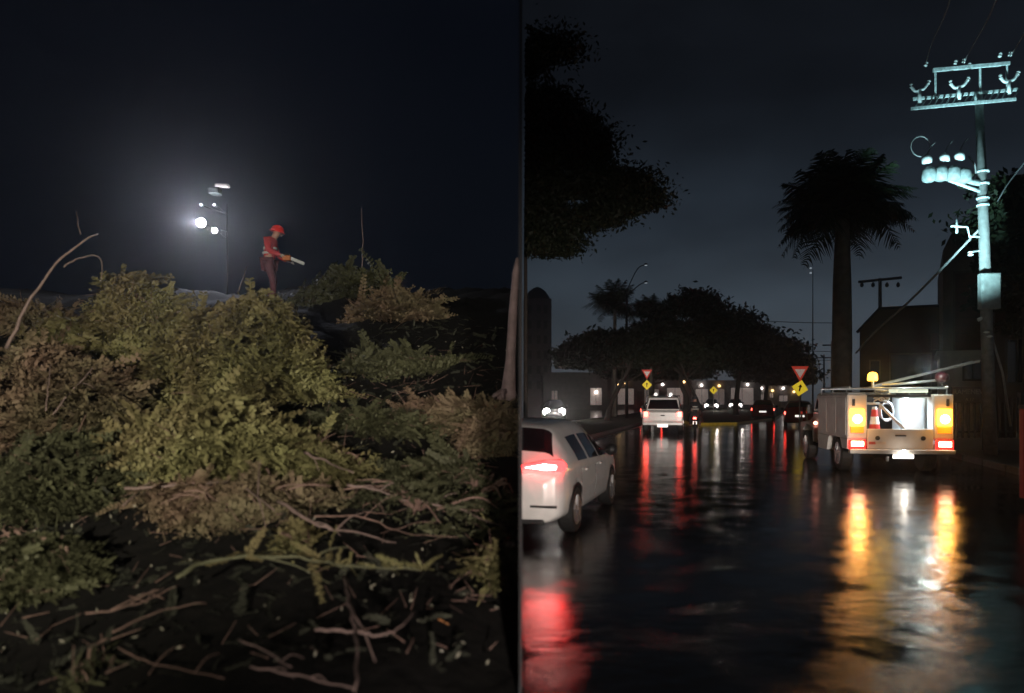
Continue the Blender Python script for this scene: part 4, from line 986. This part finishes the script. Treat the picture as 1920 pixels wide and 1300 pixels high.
# ------------------------------------------------------------------ left place : debris
def sprig_variants(rng, n=7):
    out_ = []
    for _ in range(n):
        Ln = rng.uniform(.30,.5); V=[];F=[]; k = 13; curl = rng.uniform(-.5,.3)
        for i in range(4):
            s0,s1 = i/4,(i+1)/4; p = lambda s: np.array([Ln*s,0,Ln*curl*s*s]); o = len(V); w=.005
            V += [p(s0)+[0,-w,0],p(s0)+[0,w,0],p(s1)+[0,w,0],p(s1)+[0,-w,0]]; F.append((o,o+1,o+2,o+3))
        for i in range(k):
            s = .1+.9*i/(k-1); p0 = np.array([Ln*s,0,Ln*curl*s*s]); l = rng.uniform(.055,.10)*(1-.45*s)
            for sd in (-1,1):
                d = np.array([.55,sd*.85,rng.uniform(-.25,.45)]); d/=np.linalg.norm(d); e = np.array([.85,-sd*.55,0]); wd = .013+.006*rng.random()
                o = len(V); V += [p0, p0+d*l*.5+e*wd, p0+d*l, p0+d*l*.5-e*wd]; F.append((o,o+1,o+2,o+3))
        out_.append((np.array(V), np.array(F)))
    return out_
SPR = sprig_variants(np.random.default_rng(3))
def sprigs(P_, D_, rng, scale=1.0):
    """place one sprig at each P_ pointing along D_"""
    Vs=[];Fs=[];o=0; n=len(P_); vi = rng.integers(0,len(SPR),n)
    for k,(V0,F0) in enumerate(SPR):
        m = np.where(vi==k)[0]
        if not len(m): continue
        d = D_[m]/np.linalg.norm(D_[m],axis=1)[:,None]
        r = rng.normal(size=d.shape)*.5+np.array([0,0,1]); s = np.cross(r,d); s/= (np.linalg.norm(s,axis=1)[:,None]+1e-9); u = np.cross(d,s)
        sc = (scale*np.where(rng.random(len(m))<.14, rng.uniform(1.3,1.9,len(m)), rng.uniform(.55,1.2,len(m))))[:,None,None]
        W_ = (V0[None,:,0:1]*d[:,None]+V0[None,:,1:2]*s[:,None]+V0[None,:,2:3]*u[:,None])*sc+P_[m][:,None]
        nv = len(V0); F_ = F0[None]+np.arange(len(m))[:,None,None]*nv+o
        Vs.append(W_.reshape(-1,3)); Fs.append(F_.reshape(-1,4)); o += nv*len(m)
    return np.concatenate(Vs), np.concatenate(Fs)
M_F1 = mat('olive_feather_leaves', (.13,.098,.05), .65, scale=1.1, col2=(.20,.195,.085), spec=.25)
M_F2 = mat('browned_leaves', (.15,.095,.068), .7, scale=1.5, col2=(.16,.14,.08), spec=.2)
M_F3 = mat('dull_green_leaves', (.045,.046,.026), .65, scale=1.6, col2=(.085,.088,.045), spec=.25)
M_TWIG = mat('fallen_twigs', (.17,.105,.085), .75, scale=9, bump=.4); M_TWIGP = mat('pinkish_bare_branch', (.17,.118,.105), .7, scale=12, bump=.4)
M_MOSS = mat('mossy_branch', (.10,.10,.055), .8, scale=12, bump=.4)
def heap(label, x0, x1, ytop, yfoot, m, n, seed, sc=1.0, depth=.55, name='fallen_tree_crown', tw=8, upb=.5, group='heaps of fallen tree crowns on the slope', mode='dome', hk=1.0):
    n = int(n*1.25)
    rng = np.random.default_rng(seed); cpx = (x0+x1)/2
    foot = LG(cpx, yfoot, .05); Y0 = foot.y; a = (x1-x0)/2/FPX*Y0; b = max(.25, a*depth)
    cx = (cpx-HX)/FPX*(Y0+b*.8); cy = Y0+b*.8
    h = max(.15, P(cpx, ytop, cy).z-gz(cx,cy))-.14*sc
    h = max(.1,h)*hk
    t = thing(name, label, 'fallen branches', (cx,cy,gz(cx,cy)), group=group)
    B0 = np.array(t.location)
    th = rng.uniform(0,2*np.pi,n); r = np.sqrt(rng.random(n))
    ex = a*r*np.cos(th)*(1+.15*np.sin(3*th+seed)); ey = b*r*np.sin(th)*(1+.15*np.cos(4*th+seed))
    # lumpy dome
    hh = h*np.clip(1-r**1.7,0,1)**.75*(.80+.14*np.sin(ex*5/max(.6,a)+seed)*np.cos(ey*6/max(.6,b)+seed*2)+.13*np.sin(ex*9+seed*3))
    lay = np.where(rng.random(n)<.72, 1-.12*rng.random(n), rng.random(n))
    gzv = np.array([gz(cx+ex[i],cy+ey[i]) for i in range(n)])-B0[2]
    Pp = np.stack([ex,ey,gzv+hh*lay+.02],1)
    big = np.sin(ex*1.7+seed)*2+np.cos(ey*2.1+seed*1.7)*2
    ang = big+rng.normal(size=n)*.7
    D = np.stack([np.cos(ang),np.sin(ang)*.8-.25,upb*rng.normal(size=n)*.55+upb*.35],1)
    D += np.stack([ex/a,ey/b*.5,np.zeros(n)],1)*.6
    keep = (Pp[:,0]+B0[0] < -.04)
    Pp, D = Pp[keep], D[keep]
    V,F = sprigs(Pp, D, rng, sc)
    ex_ = Pp[rng.integers(0,len(Pp),len(Pp)*9)]+rng.normal(size=(len(Pp)*9,3))*[.10,.10,.05]*sc   # loose single leaves between the sprays
    V2,F2 = leaf_quads(ex_, .055*sc, rng, 1.5); F = np.concatenate([F, F2+len(V)]); V = np.concatenate([V, V2])
    V[:,0] = np.minimum(V[:,0], -.02-B0[0])
    o = np_obj('foliage', V, F, m, t)
    tm = MB()
    for i in rng.integers(0,len(Pp),min(160,len(Pp)//9+4)):
        p_ = Vector(Pp[i]); d_ = Vector(rng.normal(size=3)*[1,.7,.38]); d_.normalize(); l_ = rng.uniform(.15,.55)*sc
        q_ = [p_, p_+d_*l_*.5+Vector(rng.normal(size=3)*.03), p_+d_*l_+Vector(rng.normal(size=3)*.05)]
        if max(p.x for p in q_)+B0[0] > -.03: continue
        r_ = rng.uniform(.003,.009); tm.tube(q_, [r_, r_*.7, r_*.3], 4)
    if tm.v: tm.build('twig_tangle', M_TWIG, t)['kind'] = 'stuff'
    rnd = random.Random(seed)
    for k in range(tw):
        an = rnd.uniform(0,6.28); p0 = Vector((a*.15*math.cos(an),b*.15*math.sin(an),h*.35)); e = 1.02*rnd.uniform(.6,1)
        p2 = Vector((a*e*math.cos(an+.5),b*e*math.sin(an+.5),0))
        p2.z = gz(cx+p2.x,cy+p2.y)-B0[2]+h*rnd.uniform(.25,.85)*(1-.5*e)+.1; p1 = p0.lerp(p2,.5)+Vector((rnd.uniform(-.1,.1),0,h*.3))
        if max(p.x+cx for p in (p0,p1,p2)) > -.05: continue
        r0 = .012+.016*rnd.random()
        mb = MB(); mb.tube(catmull([p0,p1,p2],5),[r0*(1-.07*j) for j in range(11)],6); mb.build('branch', M_TWIG, t, smooth=True)
    return t
heap('tall upright clump of olive foliage rising left of the lamp glow', 160, 335, 490, 690, M_F1, 1500, 1, 1.0, .5)
heap('biggest olive mound of feathery foliage in the middle of the slope', 262, 605, 535, 735, M_F1, 4300, 2, .95, .5, tw=12)
heap('brownish heap of foliage against the left edge of the slope', -30, 225, 640, 835, M_F2, 3000, 3, 1.0, .5, tw=14)
heap('lower olive mound with feathery fronds in front of the biggest one', 180, 520, 705, 885, M_F1, 4400, 4, .85, .38, tw=12, hk=.75)
heap('narrow leafy tongue reaching right from the lower olive mound', 470, 690, 812, 885, M_F1, 900, 5, .8, .35)
heap('low green leafy ridge right of the big mound', 560, 800, 742, 805, M_F3, 520, 6, .7, .3, hk=.55)
heap('low rusty brown ridge near the tree trunk at right', 750, 950, 722, 805, M_F2, 650, 7, .7, .35, hk=.55)
heap('small dark green tuft heap below the brown ridge', 735, 900, 838, 895, M_F3, 330, 8, .6, .35, hk=.55)
heap('dim far clump of leaves right of the standing person', 560, 735, 478, 552, M_F3, 900, 9, 1.2, .4, hk=.55)
heap('dim far brown clump of leaves right of the first far clump', 665, 825, 528, 592, M_F2, 800, 10, 1.1, .35, hk=.55)
heap('grey green leafy clump at the lower left below the brown heap', -20, 215, 815, 965, M_F3, 1900, 11, .8, .5)
heap('near frond-like green twigs at the left border', -40, 150, 965, 1120, M_F3, 420, 12, .62, .5)
heap('near green twigs at the right border beside the added divider', 895, 968, 1010, 1085, M_F1, 160, 13, .5, .5)
heap('dusky leafy spill at the foot of the cut-short trunk beside the added divider', 860, 972, 745, 850, M_F2, 380, 21, .55, .6)
heap('thin dark sprays low at the right border below the trunk', 820, 972, 850, 960, M_F3, 150, 22, .4, .6, hk=.7)
heap('thin scatter of twigs behind the right ridges', 630, 850, 655, 705, M_F3, 420, 14, .9, .3)
heap('dim far leaves behind the leaning bare branch', -20, 135, 560, 625, M_F2, 600, 15, 1.2, .4)
heap('loose olive leaves below the tall clump beside the leaning branch', 60, 210, 592, 660, M_F1, 600, 16, .9, .4)
heap('small mossy tuft standing on the mossy branch', 530, 590, 985, 1040, M_F1, 50, 17, .4, .5, tw=1)
heap('little fern tuft at the bottom left corner', 135, 195, 1265, 1300, M_F3, 26, 18, .3, .5, tw=1)
heap('dark matted twigs between the lower mound and the bare branches', 250, 640, 890, 985, M_F2, 420, 19, .6, .4, tw=12)
heap('dark matted twigs scattered right of the bare branches', 640, 960, 890, 1000, M_F3, 130, 20, .55, .4, tw=10)

def bare(label, pts, r, m=M_TWIGP, hs=.15, forks=2, seed=0, leafy=0, group='bare fallen branches on the slope', flatY=None):
    rnd = random.Random(seed)
    if flatY: ps = [P(x,y,flatY+.15*i) for i,(x,y) in enumerate(pts)]
    else: ps = [LG(x,y,hs) for x,y in pts]
    ps = [Vector((min(p.x,-.04),p.y,p.z)) for p in ps]
    base = ps[0].copy(); t = thing('fallen_branch', label, 'branch', base, group=group)
    q = catmull([p-base for p in ps], 5); 
    r *= .72; q = [p+Vector((rnd.uniform(-1,1),rnd.uniform(-1,1),rnd.uniform(-1,1)))*(r*.55+.003) for p in q]
    n = len(q); mb = MB(); mb.tube(q,[r*(1-.6*i/(n-1)) for i in range(n)],7); mb.build('stem', m, t, smooth=True)
    for k in range(forks):
        i = rnd.randrange(n//4, n-2); d = (q[i+1]-q[i]).normalized(); L_ = (q[-1]-q[0]).length*rnd.uniform(.15,.32)
        s = Vector((d.x*.7+rnd.uniform(-.3,.3), d.y*.5, rnd.choice((-1,1))*rnd.uniform(.15,.5)))
        e = q[i]+s.normalized()*L_
        if e.x+base.x > -.04: e.x = -.04-base.x
        gl_ = gz(e.x+base.x,e.y+base.y)-base.z+.02
        if e.z < gl_: e.z = gl_
        mb = MB(); mb.tube(catmull([q[i],q[i].lerp(e,.5)+Vector((0,0,.03)),e],4),[r*.5*(1-.08*j) for j in range(9)],6); mb.build('twig', m, t, smooth=True)
    if leafy:
        rng = np.random.default_rng(seed+50); idx = rng.integers(n//5,n,leafy); Pq = np.array([q[i] for i in idx]); D = rng.normal(size=(leafy,3))*[.8,.5,.4]+[0,0,.35]
        V,F = sprigs(Pq,D,rng,.38); V[:,0] = np.minimum(V[:,0], -.02-base.x); np_obj('leaves', V, F, M_F1, t)
    return t
bare('long bare branch leaning up and right at the far left', [(12,655),(58,560),(118,482),(182,438)], .034, flatY=9.3, forks=0, seed=1)
bare('thin side branch hooked under the leaning branch', [(118,500),(150,484),(186,482),(190,530)], .016, flatY=9.8, forks=0, seed=2)
bare('reddish branch lying level left of centre', [(235,915),(330,912),(440,908),(515,957)], .022, hs=.28, seed=3)
bare('short twig crossing under the level reddish branch', [(232,948),(265,916),(280,905)], .012, hs=.25, forks=0, seed=4)
bare('long pinkish branch sloping down right in the middle', [(520,942),(600,985),(650,995),(745,1018)], .022, hs=.25, seed=5)
bare('forked pale branch at centre right', [(650,910),(700,918),(765,940)], .02, hs=.25, forks=3, seed=6)
bare('long thin branch running to the right border', [(790,940),(860,955),(950,992)], .017, hs=.22, forks=1, seed=7, leafy=8)
bare('mossy branch lying across the dark foreground', [(330,1082),(400,1050),(560,1046),(650,1062),(790,1068)], .022, M_MOSS, hs=.35, forks=3, seed=8, leafy=46)
bare('upright bare stick in the lower middle', [(645,1080),(655,1130),(667,1190),(667,1300)], .020, hs=.30, forks=1, seed=9)
bare('curved hook-shaped branch crossing the upright stick', [(590,1182),(650,1184),(712,1190),(750,1175),(776,1145)], .013, hs=.28, forks=0, seed=10)
bare('faint branch at lower left, the upper of two alike', [(160,1152),(240,1138),(335,1098)], .010, M_TWIG, hs=.2, seed=11, forks=1)
bare('faint branch at lower left, the lower of two alike', [(210,1187),(300,1146),(388,1130)], .009, M_TWIG, hs=.2, seed=12, forks=0)
bare('faint bottom-left branch sloping down right', [(222,1215),(290,1245),(420,1272)], .008, M_TWIG, hs=.1, seed=13)
bare('pinkish branch at the bottom meeting the upright stick', [(448,1200),(500,1222),(545,1252)], .009, hs=.15, seed=14, forks=1)
bare('longest bottom branch running to the foot of the upright stick', [(468,1250),(560,1268),(660,1292)], .010, hs=.12, seed=15, forks=2)
bare('pale branch tip poking out of the leafy tongue', [(570,848),(610,865),(662,886)], .022, hs=.35, seed=16, forks=1)
bare('dark short branch below the leafy tongue', [(498,878),(520,905),(545,935)], .018, M_TWIG, hs=.25, seed=17, forks=0)
bare('pair-like thin branch low behind the long pinkish branch', [(590,968),(680,970),(760,1000),(860,1008)], .012, M_TWIG, hs=.2, seed=18, forks=2)
bare('thin branch standing up behind the biggest mound near the person', [(448,545),(455,525),(462,500)], .02, hs=.4, seed=19, forks=0, flatY=15)
bare('faint upright stem at far left above the leaning branch', [(150,440),(146,418),(144,395)], .015, M_TWIG, seed=20, forks=0, flatY=12)
bare('slim sapling stem standing dim in the far right dark', [(678,560),(680,470),(678,390)], .03, M_TWIG, seed=21, forks=0, flatY=19)
bare('thick pale log half buried on the left between the mounds', [(185,720),(240,715),(300,712)], .05, mat('pale_torn_wood',(.30,.26,.24),.7,scale=8), hs=.35, seed=22, forks=0)
bare('thin bough crossing the brown heap at left', [(90,790),(130,740),(175,690)], .016, hs=.9, seed=23, forks=2, flatY=8.6)
bare('second thin bough standing in the brown heap', [(85,770),(90,730),(95,680)], .012, hs=.9, seed=24, forks=1, flatY=8.5)
bare('short orange-brown broken stick at the lower right', [(815,1158),(830,1166),(848,1176)], .013, mat('orange_wood',(.32,.14,.05),.7), hs=.02, seed=25, forks=0)
bare('short thin stick slanting at the right', [(845,1102),(858,1085),(868,1070)], .006, M_TWIG, hs=.05, seed=26, forks=0)

# random small twigs all over the lower slope, and pale loose leaves (uncountable)
rng = np.random.default_rng(99); mb = MB()
for k in range(520):
    x = -rng.uniform(.1,6.5); y = rng.uniform(4.2,12); a = rng.uniform(0,math.pi); l = rng.uniform(.05,.28)
    z = gz(x,y)+rng.uniform(.02,.09); e = Vector((x+l*math.cos(a), y+l*math.sin(a), 0)); e.x = min(e.x,-.03); e.z = gz(e.x,e.y)+rng.uniform(.02,.12)
    mb.tube([(x,y,z),e],[rng.uniform(.002,.006),.002],4)
o = mb.build('twig_litter', M_TWIG); o['kind'] = 'stuff'; o['label'] = 'small broken twigs strewn over the dark slope'
n = 620; x = -rng.uniform(.1,7.5,n); y = rng.uniform(4,13,n); z = np.array([gz(x[i],y[i])+.03+.05*rng.random() for i in range(n)])
V,F = leaf_quads(np.stack([x,y,z],1), .028, rng, 1.5); V[:,0] = np.minimum(V[:,0],-.02)
o = np_obj('leaf_litter', V, F, mat('pale_loose_leaves',(.16,.15,.12),.5,scale=4,col2=(.32,.31,.24))); o['kind'] = 'stuff'; o['label'] = 'pale loose leaves scattered on the dark ground'
Pn = 2600; x = -rng.uniform(.4,7.5,Pn); y = rng.uniform(4.2,14,Pn); z = np.array([gz(x[i],y[i])+.02 for i in range(Pn)])
D = rng.normal(size=(Pn,3))*[1,1,.25]+[0,0,.2]; V,F = sprigs(np.stack([x,y,z],1),D,rng,.42); V[:,0] = np.minimum(V[:,0],-.02)
o = np_obj('ground_cover', V, F, mat('trodden_leaves',(.016,.018,.011),.85,scale=2,col2=(.035,.036,.022))); o['kind'] = 'stuff'; o['label'] = 'trodden dark leaves and sprays covering the slope'

# trunk at the right edge of the slope, shaped to end where light stops
B_ = LG(952,745,0); tt = thing('tree', 'standing trunk with a flared foot beside the added divider, its unlit top left out', 'tree', (-.20,B_.y,gz(-.2,B_.y)))
mb = MB(); mb.tube([(0,0,-.05),(.02,0,.12),(.045,0,.5),(.08,0,1.2),(.12,0,1.75),(.14,0,1.95)],[.16,.105,.075,.062,.05,.02],10); mb.build('trunk', mat('purplish_bark',(.24,.17,.18),.75,scale=7,bump=.5), tt, smooth=True)
for k in range(4):
    a = 1.8+k*.9; mb = MB(); mb.tube([(0,0,.12),(-.16*abs(math.cos(a))-.03,.2*math.sin(a),.02),(-.26*abs(math.cos(a)),.34*math.sin(a),-.06)],[.05,.035,.015],6); mb.build('root', MATS['purplish_bark'], tt, smooth=True)
# lamp on a mast behind the heaps
FY = 22.0; fb = P(396,745,FY); fb.z = gz(fb.x,FY)
fl = thing('floodlight_mast', 'slim mast with a glaring white floodlight and three smaller lamps in the mist', 'floodlight', fb)
fq = lambda px,py: P(px,py,FY)-fb
mb = MB(); mb.tube([(0,1.2,0),fq(396,362)+Vector((0,1.2,0))],[.02,.016],8); mb.build('mast', M_BLACK, fl, smooth=True)
M_FLOOD = glow('floodlight_glass',(.93,.93,1),24); M_FLOOD2 = glow('small_floodlight_glass',(.9,.92,1),9)
for (x,y,r,m,nm) in ((377,418,.14,M_FLOOD,'floodlight'),(403,433,.085,M_FLOOD2,'floodlight'),(377,384,.04,glow('spot_glass',(.85,.88,1),.8),'small_lamp'),(402,384,.04,MATS['spot_glass'],'small_lamp')):
    c = fq(x,y); mb = MB(); mb.lathe([(r*.5,.16),(r*1.1,.05),(r*1.15,0)], tuple(c), 14, 'y'); mb.tube([c+Vector((0,.12,0)), Vector((fq(396,y).x,1.2,c.z))],.008,6)
    h_ = mb.build(nm, M_BLACK, fl, smooth=True); mb = MB(); mb.lathe([(r,-.004),(r*.9,-.03),(r*.3,-.05)], tuple(c), 16, 'y'); mb.build('lamp_glass', m, h_, smooth=True)
c = fq(402,358); mb = MB(); mb.box(c.x-.16,c.x+.16,-.1,.2,c.z-.09,c.z+.09); mb.build('control_box', mat('dark_box',(.02,.025,.022),.5), fl, bevel=.02)
c = fq(412,350); mb = MB(); mb.box(c.x-.1,c.x+.28,-.12,.1,c.z-.02,c.z+.05); mb.build('box_glint', M_PALE, fl, bevel=.01)  # pale bar standing in for a glint of light on the box
lamp('flood_glow', 'POINT', fb+fq(377,418)+Vector((0,-.35,0)), 520, (.82,.85,1), .1)
lamp('flood_glow', 'POINT', fb+fq(403,433)+Vector((0,-.22,0)), 110, (.9,.9,1), .06)

# worker in red
WY = 16.2; wp = LG(505,556,0); wy = wp.y if wp.y < 20 else 16.5
zf = gz((505-HX)/FPX*wy, wy)
J = dict(pelvis=(0,0,.93),waist=(.0,0,1.08),chest=(.03,0,1.30),neck=(.10,0,1.46),head=(.17,0,1.56),crown=(.19,0,1.65),
 shl=(.03,.19,1.37),ell=(.10,.27,1.12),wrl=(.32,.24,1.0),hal=(.40,.22,.97),shr=(.03,-.19,1.37),elr=(.08,-.28,1.12),wrr=(.34,-.26,1.03),har=(.42,-.26,1.0),
 hil=(0,.1,.88),knl=(.07,.13,.5),anl=(-.05,.14,.1),tol=(.13,.15,.04),hir=(.0,-.1,.88),knr=(.12,-.12,.5),anr=(.14,-.13,.1),tor=(.32,-.14,.04))
person('person in a red helmet and red jacket leaning forward beside the mast light', ((505-HX)/FPX*wy, wy, zf), 0, J, M_REDCLOTH, M_DARKCLOTH, M_HELMET, M_GLOVE, M_BLACKCLOTH)
tl = thing('chainsaw', 'small pale tool held out by the worker in red', 'tool', ((505-HX)/FPX*wy+.40, wy-.25, zf+.97))
mb = MB(); mb.box(-.02,.16,-.06,.06,-.06,.05); mb.build('motor', mat('orange_plastic',(.4,.12,.03),.5), tl, bevel=.02)
mb = MB(); mb.box(.16,.48,-.012,.012,-.045,.02, rot=Matrix.Rotation(R(22),3,'Y'), piv=Vector((.16,0,0))); mb.build('blade', M_STEEL, tl)
mb = MB(); mb.tube([(-.02,0,-.02),(-.07,0,.03),(0,0,.09),(.1,0,.08),(.13,0,.04)],.013,6); mb.build('handle', M_PLASTIC, tl, smooth=True)

# ------------------------------------------------------------------ haze
mb = MB(); mb.box(-80, 175, -10, 240, -1.6, 45)
M_HAZE = bpy.data.materials.new('haze'); M_HAZE.use_nodes = True; t = M_HAZE.node_tree; t.nodes.clear()
o_ = t.nodes.new('ShaderNodeOutputMaterial'); pv_ = t.nodes.new('ShaderNodeVolumePrincipled'); t.links.new(pv_.outputs[0], o_.inputs['Volume'])
pv_.inputs['Density'].default_value = .0018; pv_.inputs['Anisotropy'].default_value = .88; pv_.inputs['Color'].default_value = (.92,.94,1,1)
hz = mb.build('haze', M_HAZE); hz['kind'] = 'stuff'
